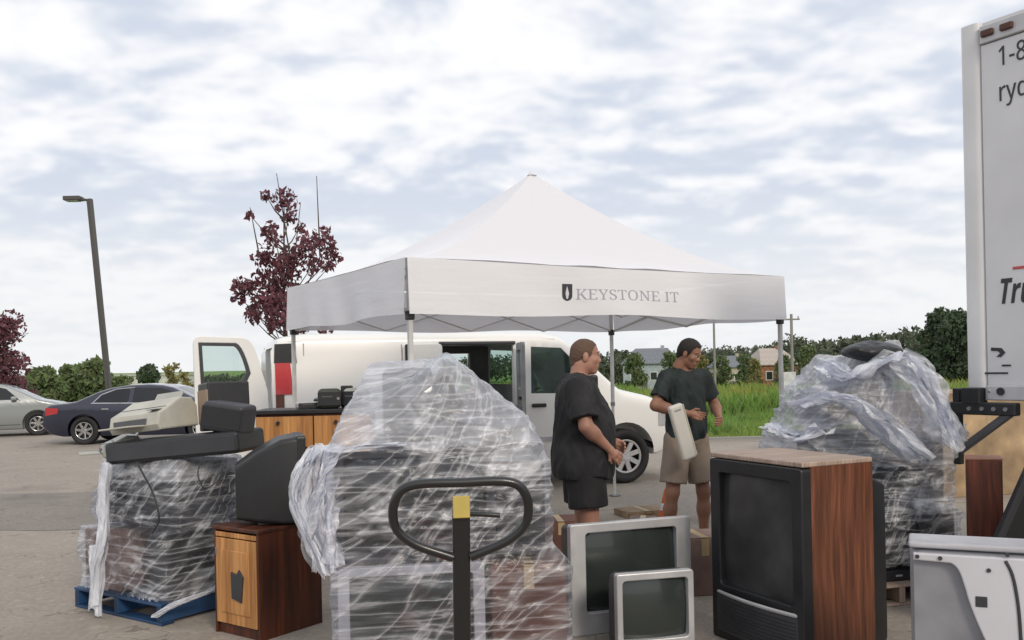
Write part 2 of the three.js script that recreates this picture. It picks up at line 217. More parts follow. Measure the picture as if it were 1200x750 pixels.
{ // the wood along the horizon, one mass, and the trees that stand out at its right end
  const R = rng(31), o = { pos: [], col: [] };
  const topAt = (px) => { const k = [[-200, 440], [0, 437], [200, 442], [420, 425], [600, 414], [700, 408], [760, 408], [830, 403], [870, 402], [900, 398], [925, 391], [960, 396], [1000, 392], [1040, 386], [1075, 381], [1140, 378], [1400, 372]]; for (let i = 0; i + 1 < k.length; i++) if (px <= k[i + 1][0]) return lerp(k[i][1], k[i + 1][1], (px - k[i][0]) / (k[i + 1][0] - k[i][0])); return 390; };
  for (let i = 0; i < 210; i++) {
    const px = -160 + i * 7.2 + R() * 6, d = px > 950 ? 130 + R() * 50 : 215 + R() * 45, x = gx(px, d), y0 = ground(x, d), top = at(px, topAt(px) + R() * 7, d).y, h = Math.max(2.5, top - y0), r = 2.0 + R() * 2.2;
    for (const c of crownClumps(y0 + h * 0.2, y0 + h - r * 0.3, r * 1.25, 11, R)) leafQuads(o, V3(x + c[0], c[1], -d + c[2]), V3(c[3], c[4], c[5]), px > 640 ? 60 : 25, 0.42, R);
  }
  setting('far_wood', leafGeo(o), LEAF.far, 'stuff');
  [[1106, 105, 2.7, 364], [1126, 98, 2.6, 362], [1150, 110, 2.8, 368]].forEach(([px, d, r, top], i) => { const x = gx(px, d), y = ground(x, d), h = at(px, top, d).y - y; tree('dark_tree', ['tall dark green tree at the right end of the tree line', 'tall dark green tree just left of the truck corner', 'dark green tree mostly hidden behind the truck'][i], [x, y, -d], crownClumps(h * 0.18, h - 0.6, r, 40, R), LEAF.dark, 0.26, 170, 150 + i, 'large dark trees', 0.22); });
  [[742, 128, 2.0, 2.1], [786, 132, 1.9, 2.4], [822, 120, 1.5, 1.9], [846, 130, 1.7, 1.6], [872, 125, 1.6, 1.5], [884, 118, 1.0, 0.9], [918, 122, 1.2, 1.4], [945, 112, 1.9, 2.3]].forEach(([px, d, r, h], i) => { const x = gx(px, d), y = ground(x, d); tree('bush', ['green bush left of the blue grey house', 'green bush before the right end of the blue grey house', 'olive bush behind the man holding the panel', 'green bush left of the beige house', 'low green bush between the beige and the brick house', 'small bush at the left corner of the brick house', 'low bush before the right end of the brick house', 'tall green bush right of the brick house'][i], [x, y, -d], crownClumps(0.3, h + 0.9 - y, r, 18, R, 0.8), i % 3 === 2 ? LEAF.lime : LEAF.green, 0.2, 200, 400 + i, 'bushes before the houses', 0.08); });
  // knee-high weeds over the field
  const blade = new THREE.BufferGeometry(), bp = [], bc = []; for (let k = 0; k < 9; k++) { const a = R() * 6.283, l = 0.14 + R() * 0.2, s = 0.014 + R() * 0.012, dx = Math.cos(a) * l * 0.5, dz = Math.sin(a) * l * 0.5, ox = (R() - 0.5) * 0.22, oz = (R() - 0.5) * 0.22, c = 0.7 + 0.6 * R(); bp.push(ox - s, 0, oz, ox + s, 0, oz, ox + dx, l, oz + dz); for (let q = 0; q < 3; q++) bc.push(c, c, c * 0.9); }
  blade.setAttribute('position', new THREE.Float32BufferAttribute(bp, 3)); blade.setAttribute('color', new THREE.Float32BufferAttribute(bc, 3)); blade.computeVertexNormals();
  const n = 42000, im = new THREE.InstancedMesh(blade, LEAF.grass, n), mm = new THREE.Matrix4(), qq = new THREE.Quaternion(), col = new THREE.Color();
  for (let i = 0; i < n; i++) { const d = 19.4 + 90 * Math.pow(R(), 1.7), x = lerp(-2, 20 + d * 0.75, R()), tall = sstep(0.38, 0.66, fbm(x * 0.22, d * 0.22, 8, 3)) * sstep(20, 27, d), s = (0.45 + R() * 0.7) * (0.55 + 1.6 * tall) * (1 + d / 70); mm.compose(V3(x, ground(x, d) - 0.02, -d), qq.setFromAxisAngle(V3(0, 1, 0), R() * 6.283), V3(s * 1.2, s, s * 1.2)); im.setMatrixAt(i, mm); const dry = sstep(0.5, 0.75, fbm(x * 0.09 + 5, d * 0.09, 2, 3)) + sstep(14, 30, x) * 0.5; im.setColorAt(i, col.setRGB(0.75 + 0.75 * dry + 0.2 * R(), 0.85 + 0.15 * dry + 0.3 * R(), 0.8 + 0.3 * dry)); }
  im.name = 'weeds'; im.userData.kind = 'stuff'; shade(im); scene.add(im);
}

/* ------------------------------------------------------------ far buildings, poles, lamp */
function house(label, px, d, w, depth, wallTop, roofTop, wm, rm, turn, group = 'houses beyond the field') {
  const x = gx(px, d), y = ground(x, d), t = thing('house', label, 'house', [x, y, -d], turn, group), H = wallTop - y, T = roofTop - y;
  part('wall', box(w, H + 0.4, depth, 0, H / 2 - 0.2, 0, 0.02), wm, t);
  const e = 0.35, g = extrude(poly([[-depth / 2 - e, H], [depth / 2 + e, H], [depth / 2 + e, H + 0.15], [0, T], [-depth / 2 - e, H + 0.15]]), w + 2 * e, 0).rotateY(Math.PI / 2).translate(-w / 2 - e, 0, 0);
  const p = g.attributes.position; for (let i = 0; i < p.count; i++) if (p.getY(i) > T - 0.05) p.setX(i, p.getX(i) * 0.55); g.computeVertexNormals();
  const rf = part('roof', g, rm, t); part('chimney', box(0.6, 1.1, 0.6, w * 0.2, T - 0.1, 0), wm, rf);
  const gl = mat.glassGreen; for (const ux of [-0.3, 0.05, 0.32]) { const f = part('window', extrude(rrShape(1.3, 1.5, 0.02), 0.12, 0.01).translate(w * ux, H * 0.6, depth / 2 - 0.06), mat.white, t); part('pane', new THREE.PlaneGeometry(1.05, 1.25).translate(w * ux, H * 0.6, depth / 2 + 0.066), gl, f); }
  part('door', box(1.0, 2.0, 0.1, -w * 0.12, 1.0, depth / 2, 0.02), mat.slate, t); return t;
}
const brick = std(0.42, 0.2, 0.11, 0.9, { map: M2 }), siding = std(0.4, 0.45, 0.5, 0.8), paleRoof = std(0.5, 0.44, 0.4, 0.85), greyRoof = std(0.2, 0.22, 0.25, 0.9), beige = std(0.5, 0.45, 0.36, 0.85);
house('orange brick house with pale hipped roof at the edge of the green field', 903, 150, 6.6, 6, 1.2, 4.0, brick, paleRoof, 0.25);
house('blue grey house with dark roof seen between the two men', 764, 160, 9.5, 7, 1.8, 4.6, siding, greyRoof, -0.2);
house('beige house with grey roof right of the man holding the panel', 856, 185, 7, 6, 0.8, 3.2, beige, greyRoof, 0.1);
{
  const d = 140, x0 = gx(128, d), x1 = gx(222, d), xc = (x0 + x1) / 2, y = ground(xc, d), t = thing('warehouse', 'long low pale flat roofed building behind the dark blue car', 'building', [xc, y, -d], 0.0);
  part('wall', box(x1 - x0, 1.7 - y, 8, 0, (1.7 - y) / 2 - 0.1, 0, 0.02), std(0.62, 0.62, 0.58, 0.8), t); part('roof', box(x1 - x0 + 0.3, 0.3, 8.3, 0, 1.75 - y, 0, 0.02), std(0.5, 0.5, 0.48, 0.8), t);
}
function utility(label, px, d, topPy, r) { const x = gx(px, d), y = ground(x, d), h = at(px, topPy, d).y - y, t = thing('utility_pole', label, 'pole', [x, y, -d], 0, 'poles in the field'); part('pole', rod(V3(0, -0.3, 0), V3(0, h, 0), r, r * 0.75), std(0.3, 0.29, 0.27, 0.8), t); part('crossarm', bar(V3(-0.55, h - 0.35, 0), V3(0.55, h - 0.35, 0), 0.1, 0.1), std(0.25, 0.24, 0.22, 0.8), t); for (const s of [-0.45, 0, 0.45]) part('insulator', rod(V3(s, h - 0.3, 0), V3(s, h - 0.14, 0), 0.04), mat.grey, t); return t; }
utility('thin far pole behind the man holding the panel', 838, 75, 352, 0.11); utility('grey pole standing just right of the right tent leg', 929, 60, 368, 0.12);
{ const d = 46, x = gx(926, d), y = ground(x, d), t = thing('sign_board', 'small white sign board on posts right of the tent leg', 'sign', [x, y, -d], 0); part('panel', box(0.62, 1.15, 0.05, 0, 1.25, 0, 0.01), mat.white, t); for (const s of [-0.25, 0.25]) part('post', rod(V3(s, -0.2, -0.04), V3(s, 1.3, -0.04), 0.03), mat.grey, t); }
{
  const d = 36, b = at(131, 470, d), tp = at(105, 233, d), hd = at(76, 233, d), base = [b.x, ground(b.x, d), -d], t = thing('street_lamp', 'tall dark leaning lamp post with flat shoebox head at the left', 'street lamp', base, 0);
  const B = V3(0, 0, 0), T = V3(tp.x - base[0], tp.y - base[1], 0), dir = T.clone().normalize();
  part('base', new THREE.CylinderGeometry(0.26, 0.3, 0.7, 16).translate(0, 0.3, 0), mat.grey, t); part('pole', bar(B, T, 0.2, 0.2), mat.pole, t);
  const e = V3(hd.x - base[0], hd.y - base[1] + 0.04, 0), a0 = T.clone().addScaledVector(dir, -0.06);
  part('arm', bar(a0, V3(lerp(a0.x, e.x, 0.35), lerp(a0.y, e.y, 0.35), 0), 0.1, 0.08), mat.pole, t);
  const hx = lerp(a0.x, e.x, 0.66), hy = lerp(a0.y, e.y, 0.66), head = part('lamp_head', box(0.66, 0.17, 0.42, hx, hy, 0, 0.03), mat.pole, t); part('lens', box(0.5, 0.03, 0.32, hx - 0.02, hy - 0.095, 0, 0.01), mat.lightgrey, head);
}

/* ------------------------------------------------------------ vehicles */
const csg = new Evaluator(); csg.attributes = ['position', 'normal']; csg.useGroups = false;
function brush(g) { g = g.index ? g.clone() : mergeVertices(g); for (const k of Object.keys(g.attributes)) if (!['position', 'normal'].includes(k)) g.deleteAttribute(k); if (!g.attributes.normal) g.computeVertexNormals(); const b = new Brush(g); b.updateMatrixWorld(); return b; }
function cut(g, tools) { let a = brush(g); for (const t of tools) { a = csg.evaluate(a, brush(t), SUBTRACTION); a.updateMatrixWorld(); } return toCreasedNormals(a.geometry, 0.55); }
function curve1(pts) { return (x) => { if (x <= pts[0][0]) return pts[0][1]; for (let i = 0; i + 1 < pts.length; i++) if (x <= pts[i + 1][0]) { const t = (x - pts[i][0]) / (pts[i + 1][0] - pts[i][0]); return lerp(pts[i][1], pts[i + 1][1], t); } return pts[pts.length - 1][1]; }; }
function shellGeo(xs, B, T, w, rt, rb = 0.05, inset = 0) {   // closed body lofted along x from floor B(x) to top T(x), half width w(x,y)
  const rings = xs.map((x) => {
    const b = B(x) + inset, t = T(x) - inset, q = Math.min(rt, (t - b) * 0.45), qb = Math.min(rb, (t - b) * 0.2), half = [];
    const wb = w(x, b + qb) - inset, wt = w(x, t - q) - inset;
    half.push([0, b]); for (let k = 0; k <= 3; k++) { const a = -Math.PI / 2 + k / 3 * Math.PI / 2; half.push([wb - qb + qb * Math.cos(a), b + qb + qb * Math.sin(a)]); }
    for (let k = 1; k < 12; k++) { const y = lerp(b + qb, t - q, k / 12); half.push([w(x, y) - inset, y]); }
    for (let k = 0; k <= 5; k++) { const a = k / 5 * Math.PI / 2; half.push([wt - q * 1.6 + q * 1.6 * Math.cos(a), t - q + q * Math.sin(a)]); }
    half.push([0, t + (wt) * 0.018]); return { x, half };
  });
  const n = rings[0].half.length, m = 2 * n - 2, pos = [], idx = [];
  for (const { x, half } of rings) { for (let k = 0; k < n; k++) pos.push(x, half[k][1], half[k][0]); for (let k = n - 2; k > 0; k--) pos.push(x, half[k][1], -half[k][0]); }
  for (let i = 0; i + 1 < rings.length; i++) for (let k = 0; k < m; k++) { const a = i * m + k, b = i * m + (k + 1) % m; idx.push(a, a + m, b, b, a + m, b + m); }
  for (const [i, f] of [[0, 0], [rings.length - 1, 1]]) { const c = pos.length / 3; pos.push(rings[i].x, (rings[i].half[0][1] + rings[i].half[n - 1][1]) / 2, 0); for (let k = 0; k < m; k++) { const a = i * m + k, b = i * m + (k + 1) % m; f ? idx.push(c, a, b) : idx.push(c, b, a); } }
  const g = new THREE.BufferGeometry(); g.setAttribute('position', new THREE.Float32BufferAttribute(pos, 3)); g.setIndex(idx); g.computeVertexNormals(); return g;
}
function sidePanel(pts, w, side, off, thick = 0.012) {   // a slab that follows the body side
  const g = new THREE.ExtrudeGeometry(poly(pts), { depth: thick, bevelEnabled: false, steps: 1, curveSegments: 4 }), p = g.attributes.position;
  for (let i = 0; i < p.count; i++) p.setZ(i, side * (w(p.getX(i), p.getY(i)) + off - thick + p.getZ(i)));
  if (side < 0) { const q = g.attributes.position.array; for (let i = 0; i < q.length; i += 9) for (let k = 0; k < 3; k++) { const t = q[i + k]; q[i + k] = q[i + 3 + k]; q[i + 3 + k] = t; } }
  g.computeVertexNormals(); return g;
}
function wheel(parent, x, y, z, r, wd, side, spokes = 5, rimM = mat.chrome) {
  const g = new THREE.Group(); g.name = 'wheel'; g.position.set(x, y, z); parent.add(g);
  const pr = [[r * 0.62, -wd / 2], [r * 0.9, -wd / 2], [r * 0.98, -wd * 0.38], [r, -wd * 0.2], [r, wd * 0.2], [r * 0.98, wd * 0.38], [r * 0.9, wd / 2], [r * 0.62, wd / 2], [r * 0.62, -wd / 2]].map(([a, b]) => new THREE.Vector2(a, b));
  part('tyre', new THREE.LatheGeometry(pr, 40).rotateX(Math.PI / 2), mat.rubber, g);
  const geo = [new THREE.TorusGeometry(r * 0.6, r * 0.055, 8, 40).translate(0, 0, side * wd * 0.42), new THREE.CylinderGeometry(r * 0.16, r * 0.18, 0.05, 20).rotateX(Math.PI / 2).translate(0, 0, side * wd * 0.38)];
  for (let k = 0; k < spokes; k++) { const a = k / spokes * 6.283 + 0.3; geo.push(bar(V3(Math.cos(a) * r * 0.1, Math.sin(a) * r * 0.1, side * wd * 0.38), V3(Math.cos(a) * r * 0.6, Math.sin(a) * r * 0.6, side * wd * 0.4), r * 0.17, 0.03)); }
  part('rim', geo, rimM, g); part('brake_disc', new THREE.CylinderGeometry(r * 0.55, r * 0.55, 0.02, 24).rotateX(Math.PI / 2), mat.charcoal, g);
}
const range = (a, b, n) => Array.from({ length: n + 1 }, (_, i) => a + (b - a) * i / n);
function sedan(name, label, pos, turn, paint, H = 1.43) {
  const t = thing(name, label, 'car', pos, turn), L = 4.75, k = H / 1.45;
  const T = curve1([[-2.375, 0.78], [-2.34, 0.93], [-2.2, 1.0], [-1.75, 1.03], [-1.55, 1.06], [-1.05, 1.29], [-0.75, 1.38], [-0.3, 1.44], [0.1, 1.45], [0.45, 1.42], [0.7, 1.36], [1.45, 0.98], [1.6, 0.95], [2.05, 0.86], [2.28, 0.74], [2.375, 0.6]].map(([a, b]) => [a, b * k])), B = curve1([[-2.375, 0.42], [-2.2, 0.26], [-1.9, 0.2], [1.9, 0.19], [2.2, 0.24], [2.375, 0.36]]);
  const w = (x, y) => 0.9 * (1 - 0.22 * Math.pow(Math.abs(x / 2.4), 6)) - Math.max(0, y - 0.93 * k) * 0.44 - Math.pow(Math.max(0, 0.62 - y), 2) * 0.35;
  const wr = 0.335, xa = [-1.36, 1.4];
  const arch = xa.flatMap((x) => [1, -1].map((s) => new THREE.CylinderGeometry(wr + 0.055, wr + 0.055, 0.42, 28).rotateX(Math.PI / 2).translate(x, wr + 0.01, s * 0.78)));
  part('body', cut(shellGeo(range(-2.375, 2.375, 76), B, T, w, 0.07), arch), paint, t);
  const gl = phys(0.012, 0.014, 0.017, 0.08, {});
  for (const s of [1, -1]) {
    const W1 = [[-1.12, 1.03], [-0.32, 1.0], [-0.3, 1.36], [-0.62, 1.33], [-0.95, 1.2]].map(([a, b]) => [a, b * k]), W2 = [[-0.22, 1.0], [0.95, 0.99], [0.62, 1.29], [0.4, 1.35], [-0.2, 1.365]].map(([a, b]) => [a, b * k]);
    part('window', sidePanel(W1, w, s, 0.008), gl, t); part('window', sidePanel(W2, w, s, 0.008), gl, t);
    part('window_trim', [sidePanel([[-1.2, 1.0], [1.0, 0.965], [1.0, 0.985], [-1.15, 1.025]].map(([a, b]) => [a, b * k]), w, s, 0.012), sidePanel([[-1.15, 1.025], [-0.98, 1.22], [-0.64, 1.35], [-0.2, 1.385], [-0.2, 1.37], [-0.62, 1.335], [-0.955, 1.205], [-1.12, 1.03]].map(([a, b]) => [a, b * k]), w, s, 0.012)], mat.chrome, t);
    for (const [x0, x1] of [[-1.0, -0.27], [-0.24, 0.95]]) { part('door_seam', [sidePanel([[x1, 0.32], [x1 + 0.014, 0.32], [x1 + 0.014, 0.96 * k], [x1, 0.96 * k]], w, s, 0.003, 0.004), sidePanel([[x0 * 0.9, 0.32], [x1, 0.32], [x1, 0.334], [x0 * 0.9, 0.334]], w, s, 0.003, 0.004)], mat.black, t); part('door_handle', box(0.17, 0.035, 0.03, x0 + 0.16, 0.86 * k, s * (w(0, 0.86 * k) + 0.012), 0.01), mat.chrome, t); }
    part('tail_light', sidePanel([[-2.31, 0.72], [-1.98, 0.78], [-1.96, 0.9], [-2.3, 0.92]].map(([a, b]) => [a, b * k]), w, s, 0.01), mat.red, t);
    part('headlight', sidePanel([[1.95, 0.66], [2.27, 0.58], [2.24, 0.7], [1.95, 0.8]].map(([a, b]) => [a, b * k]), w, s, 0.01), mat.lightgrey, t);
    part('mirror', box(0.14, 0.11, 0.18, 0.82, 1.03 * k, s * 0.95, 0.04), paint, t);
    for (const x of xa) wheel(t, x, wr, s * 0.77, wr, 0.21, s, 7);
  }
  const glassTop = (x0, x1, f) => grid(8, 8, (u, v) => { const x = lerp(x0, x1, u), y = T(x) + 0.004, z = lerp(-1, 1, v) * (w(x, y) - f); return V3(x, y + 0.012 - 0.02 * (lerp(-1, 1, v) ** 2), z); });
  part('rear_window', glassTop(-1.5, -0.82, 0.2), gl, t); part('windshield', glassTop(0.72, 1.42, 0.2), gl, t);
  part('bumper', box(0.1, 0.16, 1.4, -2.36, 0.5, 0, 0.04), paint, t); return t;
}
const navy = phys(0.007, 0.01, 0.03, 0.3, { clearcoat: 1, clearcoatRoughness: 0.08 }), silverPaint = phys(0.28, 0.3, 0.3, 0.35, { clearcoat: 0.8, metalness: 0.35 });
{
  const d = 21.9; sedan('sedan', 'dark blue sedan with chrome window trim parked beyond the left pallet', [gx(98, d) + 1.37, 0, -d - 0.85], 0.05, navy, 1.42);
  sedan('sedan', 'silver grey sedan at the left edge, partly behind the blue one', [gx(-16, 26), 0, -26], 0.38, silverPaint, 1.5);
}
{ // white cargo van
  const t = thing('cargo_van', 'white cargo van with its side and rear doors open behind the tent', 'van', [-0.56, 0, -12.82], 19.05 * RAD);
  const T = curve1([[-2.8, 1.9], [-2.77, 2.0], [-2.68, 2.06], [-2.4, 2.1], [0, 2.11], [0.7, 2.1], [0.95, 2.06], [1.1, 1.98], [1.78, 1.36], [1.86, 1.3], [2.3, 1.2], [2.6, 1.08], [2.74, 0.95], [2.8, 0.8]]), B = curve1([[-2.8, 0.48], [-2.5, 0.4], [2.4, 0.38], [2.8, 0.5]]);
  const w = (x, y) => 0.98 * (1 - 0.13 * Math.pow(Math.max(0, x - 1.2) / 1.6, 3)) - Math.max(0, y - 1.15) * 0.1 - Math.pow(Math.max(0, 0.75 - y), 2) * 0.3;
  const xs = range(-2.8, 2.8, 70), wr = 0.375, xa = [-1.55, 1.9], bx = (x0, x1, y0, y1, z0, z1) => new THREE.BoxGeometry(x1 - x0, y1 - y0, z1 - z0).translate((x0 + x1) / 2, (y0 + y1) / 2, (z0 + z1) / 2);
  const prism = (pts, z0, z1) => new THREE.ExtrudeGeometry(poly(pts), { depth: z1 - z0, bevelEnabled: false }).translate(0, 0, z0);
  const front = [[0.52, 1.28], [1.42, 1.26], [1.14, 1.72], [0.98, 1.88], [0.55, 1.9]];
  const tools = [prism([[-2.713, 0.567], [0.93, 0.571], [1.37, 0.783], [1.53, 1.213], [1.61, 1.377], [1.07, 1.873], [0.917, 1.983], [-2.607, 2.003], [-2.717, 1.917]], -0.8413, 0.8437), ...xa.flatMap((x) => [1, -1].map((s) => new THREE.CylinderGeometry(wr + 0.075, wr + 0.075, 0.5, 28).rotateX(Math.PI / 2).translate(x, wr + 0.02, s * 0.86))),
    bx(-0.68, 0.3, 0.56, 1.93, 0.6, 1.3), prism(front, 0.5, 1.3), prism(front, -1.3, -0.5), bx(-2.95, -2.6, 0.62, 1.93, -0.05, 0.8), bx(-0.5, 0.2, 1.3, 1.85, -1.3, -0.6), prism([[1.12, 1.9], [1.7, 1.38], [1.76, 1.46], [1.2, 2.02]], -0.74, 0.74)];
  const white = phys(0.78, 0.78, 0.76, 0.3, { clearcoat: 0.7, clearcoatRoughness: 0.1 }), dark = std(0.24, 0.24, 0.245, 0.8), inner = std(0.34, 0.345, 0.36, 0.7);  // inner: grey of the open side door, its shade put into the colour
  part('body', cut(shellGeo(xs, B, T, w, 0.12), tools), white, t);
  part('floor_liner', box(3.3, 0.03, 1.6, -0.95, 0.6, 0, 0.01), std(0.1, 0.1, 0.105, 0.85), t); part('bulkhead', box(0.04, 0.8, 1.6, 0.4, 1.0, 0, 0.01), dark, t);
  { const sh = poly([[-2.4, 0.62], [0.5, 0.62], [0.5, 1.95], [-2.4, 1.95]]); sh.holes.push(rrShape(0.74, 0.58, 0.04, -0.15, 1.57, THREE.Path)); part('added_wall_liner', extrude(sh, 0.02, 0).translate(0, 0, -0.838), dark, t); part('added_ceiling_liner', box(2.9, 0.02, 1.62, -0.95, 1.97, 0, 0.004), dark, t); part('added_wall_liner', box(1.6, 1.3, 0.02, -1.52, 1.28, 0.825, 0.004), dark, t); }  // wall and ceiling sheets added in grey to darken the white shell inside
  part('cabin_seat', [box(0.5, 0.25, 0.5, 0.85, 0.85, 0.45, 0.06), box(0.18, 0.75, 0.5, 0.6, 1.25, 0.45, 0.06), box(0.12, 0.22, 0.28, 0.56, 1.72, 0.45, 0.05)], dark, t);
  const clear = new THREE.MeshPhysicalMaterial({ color: lin(0.66, 0.76, 0.73), roughness: 0.03, transmission: 1, thickness: 0, ior: 1.5 });
  for (const s of [1, -1]) part('window', sidePanel(front, w, s, -0.012, 0.006), clear, t);
  part('window', new THREE.PlaneGeometry(0.7, 0.55).translate(-0.15, 1.57, -0.93), clear, t);
  part('windshield', grid(6, 6, (u, v) => { const x = lerp(1.12, 1.76, u); return V3(x, T(x) - 0.02, lerp(-0.76, 0.76, v)); }), clear, t);
  for (const s of [1, -1]) {
    part('tail_light', sidePanel([[-2.76, 1.36], [-2.55, 1.36], [-2.58, 1.74], [-2.76, 1.74]], w, s, 0.02, 0.03), mat.red, t); part('lamp_surround', sidePanel([[-2.77, 1.742], [-2.5, 1.742], [-2.52, 1.98], [-2.76, 1.97]], w, s, 0.016, 0.03), mat.blackGloss, t); part('lamp_foot', sidePanel([[-2.76, 1.2], [-2.66, 1.2], [-2.66, 1.357], [-2.76, 1.357]], w, s, 0.012, 0.02), mat.cardMaroon, t);
    part('roof_gutter', bar(V3(-2.6, 2.0, s * (w(0, 2) - 0.02)), V3(0.9, 2.0, s * (w(0, 2) - 0.02)), 0.02, 0.03), white, t);
    part('headlight', sidePanel([[2.42, 0.78], [2.72, 0.76], [2.68, 0.95], [2.42, 1.02]], w, s, 0.012), mat.lightgrey, t);
    part('rub_strip', sidePanel([[0.46, 0.64], [1.4, 0.64], [1.4, 0.7], [0.46, 0.7]], w, s, 0.014, 0.014).translate(0, 0, 0), mat.lightgrey, t);
    for (const x of xa) wheel(t, x, wr, s * 0.82, wr, 0.24, s, 8, mat.silver);
    const m = part('mirror', box(0.12, 0.3, 0.2, 1.32, 1.36, s * 1.14, 0.04), mat.black, t); part('mirror_arm', rod(V3(1.34, 1.3, s * 0.9), V3(1.33, 1.32, s * 1.1), 0.025), mat.black, m);
  }
  part('door_seam', [sidePanel([[0.42, 0.5], [0.432, 0.5], [0.432, 1.96], [0.42, 1.96]], w, 1, 0.009, 0.012), sidePanel([[1.46, 0.75], [1.472, 0.75], [1.472, 1.24], [1.46, 1.24]], w, 1, 0.009, 0.012)], mat.charcoal, t);
  for (const [xs0, ys0, ys1] of [[-2.42, 0.5, 1.98], [-1.2, 0.8, 1.95]]) part('panel_seam', sidePanel([[xs0, ys0], [xs0 + 0.01, ys0], [xs0 + 0.01, ys1], [xs0, ys1]], w, 1, 0.009, 0.012), mat.grey, t);
  part('panel_groove', sidePanel([[-2.4, 1.18], [-0.75, 1.18], [-0.75, 1.192], [-2.4, 1.192]], w, 1, 0.009, 0.012), mat.grey, t);
  part('fuel_flap', sidePanel([[-2.1, 0.92], [-1.92, 0.92], [-1.92, 1.1], [-2.1, 1.1]], w, 1, 0.006, 0.006), white, t);
  part('door_handle', box(0.2, 0.05, 0.04, 0.62, 1.12, w(0.6, 1.12) + 0.015, 0.015), mat.black, t); part('bumper', box(0.16, 0.24, 1.84, 2.76, 0.56, 0, 0.07), mat.charcoal, t); part('rear_bumper', box(0.18, 0.14, 1.85, -2.86, 0.5, 0, 0.04), mat.charcoal, t);
  part('roof_lip', box(1.04, 0.045, 0.05, -0.19, 1.955, w(0, 1.95) + 0.012, 0.015), mat.charcoal, t);
  const swing = (hx, hz, ang) => { const g = new THREE.Group(); g.name = 'door'; g.position.set(hx, 0, hz); g.rotation.y = ang; t.add(g); return g; };
  // side door hinged forward, standing out towards the viewer
  const d1 = swing(0.31, 0.99, 78 * RAD), leaf = rrShape(0.52, 1.4, 0.06, -0.26, 1.25); leaf.holes.push(rrShape(0.34, 0.5, 0.05, -0.27, 1.6, THREE.Path));
  part('door_panel', extrude(leaf, 0.05, 0.008).translate(0, 0, 0), inner, d1); part('window', box(0.36, 0.52, 0.008, -0.27, 1.6, 0.025), clear, d1); part('door_trim', box(0.4, 0.5, 0.02, -0.26, 0.9, -0.008), mat.grey, d1); part('handle', box(0.12, 0.04, 0.04, -0.42, 1.24, -0.01, 0.01), mat.black, d1);
  const d2 = swing(-0.69, 1.0, -12 * RAD), leaf2 = rrShape(0.5, 1.4, 0.06, -0.25, 1.25);
  part('door_panel', extrude(leaf2, 0.05, 0.008), white, d2); part('latch', box(0.06, 0.22, 0.05, -0.44, 1.84, 0.06, 0.015), mat.black, d2); part('handle', box(0.16, 0.05, 0.03, -0.36, 1.12, 0.06, 0.01), mat.black, d2);
  // rear barn door swung right back, with its window
  const d3 = swing(-2.8, 0.97, 6 * RAD), rd = new THREE.Shape(); rd.moveTo(-0.04, 0.56); rd.lineTo(-0.88, 0.56); rd.lineTo(-0.9, 1.98); rd.quadraticCurveTo(-0.9, 2.06, -0.82, 2.07); rd.lineTo(-0.34, 2.05); rd.bezierCurveTo(-0.2, 2.03, -0.2, 1.9, -0.06, 1.4); rd.lineTo(-0.04, 0.56);
  const hole = new THREE.Path(); hole.moveTo(-0.82, 1.5); hole.lineTo(-0.32, 1.5); hole.lineTo(-0.26, 1.62); hole.bezierCurveTo(-0.3, 1.8, -0.36, 1.96, -0.42, 1.98); hole.lineTo(-0.84, 1.99); hole.lineTo(-0.82, 1.5); rd.holes.push(hole);
  const rp = part('door_panel', extrude(rd, 0.06, 0.01), white, d3); const gs = new THREE.Shape(hole.getPoints(6)); part('window', new THREE.ShapeGeometry(gs).translate(0, 0, 0.03), clear, d3);
  const fr = new THREE.Shape(hole.getPoints(6)); const c = [-0.57, 1.74]; fr.holes.push(new THREE.Path(hole.getPoints(6).map((p) => new THREE.Vector2(c[0] + (p.x - c[0]) * 0.86, c[1] + (p.y - c[1]) * 0.86)))); part('window_gasket', extrude(fr, 0.05, 0).translate(0, 0, 0.014), mat.charcoal, d3);
  part('handle', box(0.06, 0.16, 0.04, -0.8, 1.25, 0.07, 0.01), mat.black, d3);
}
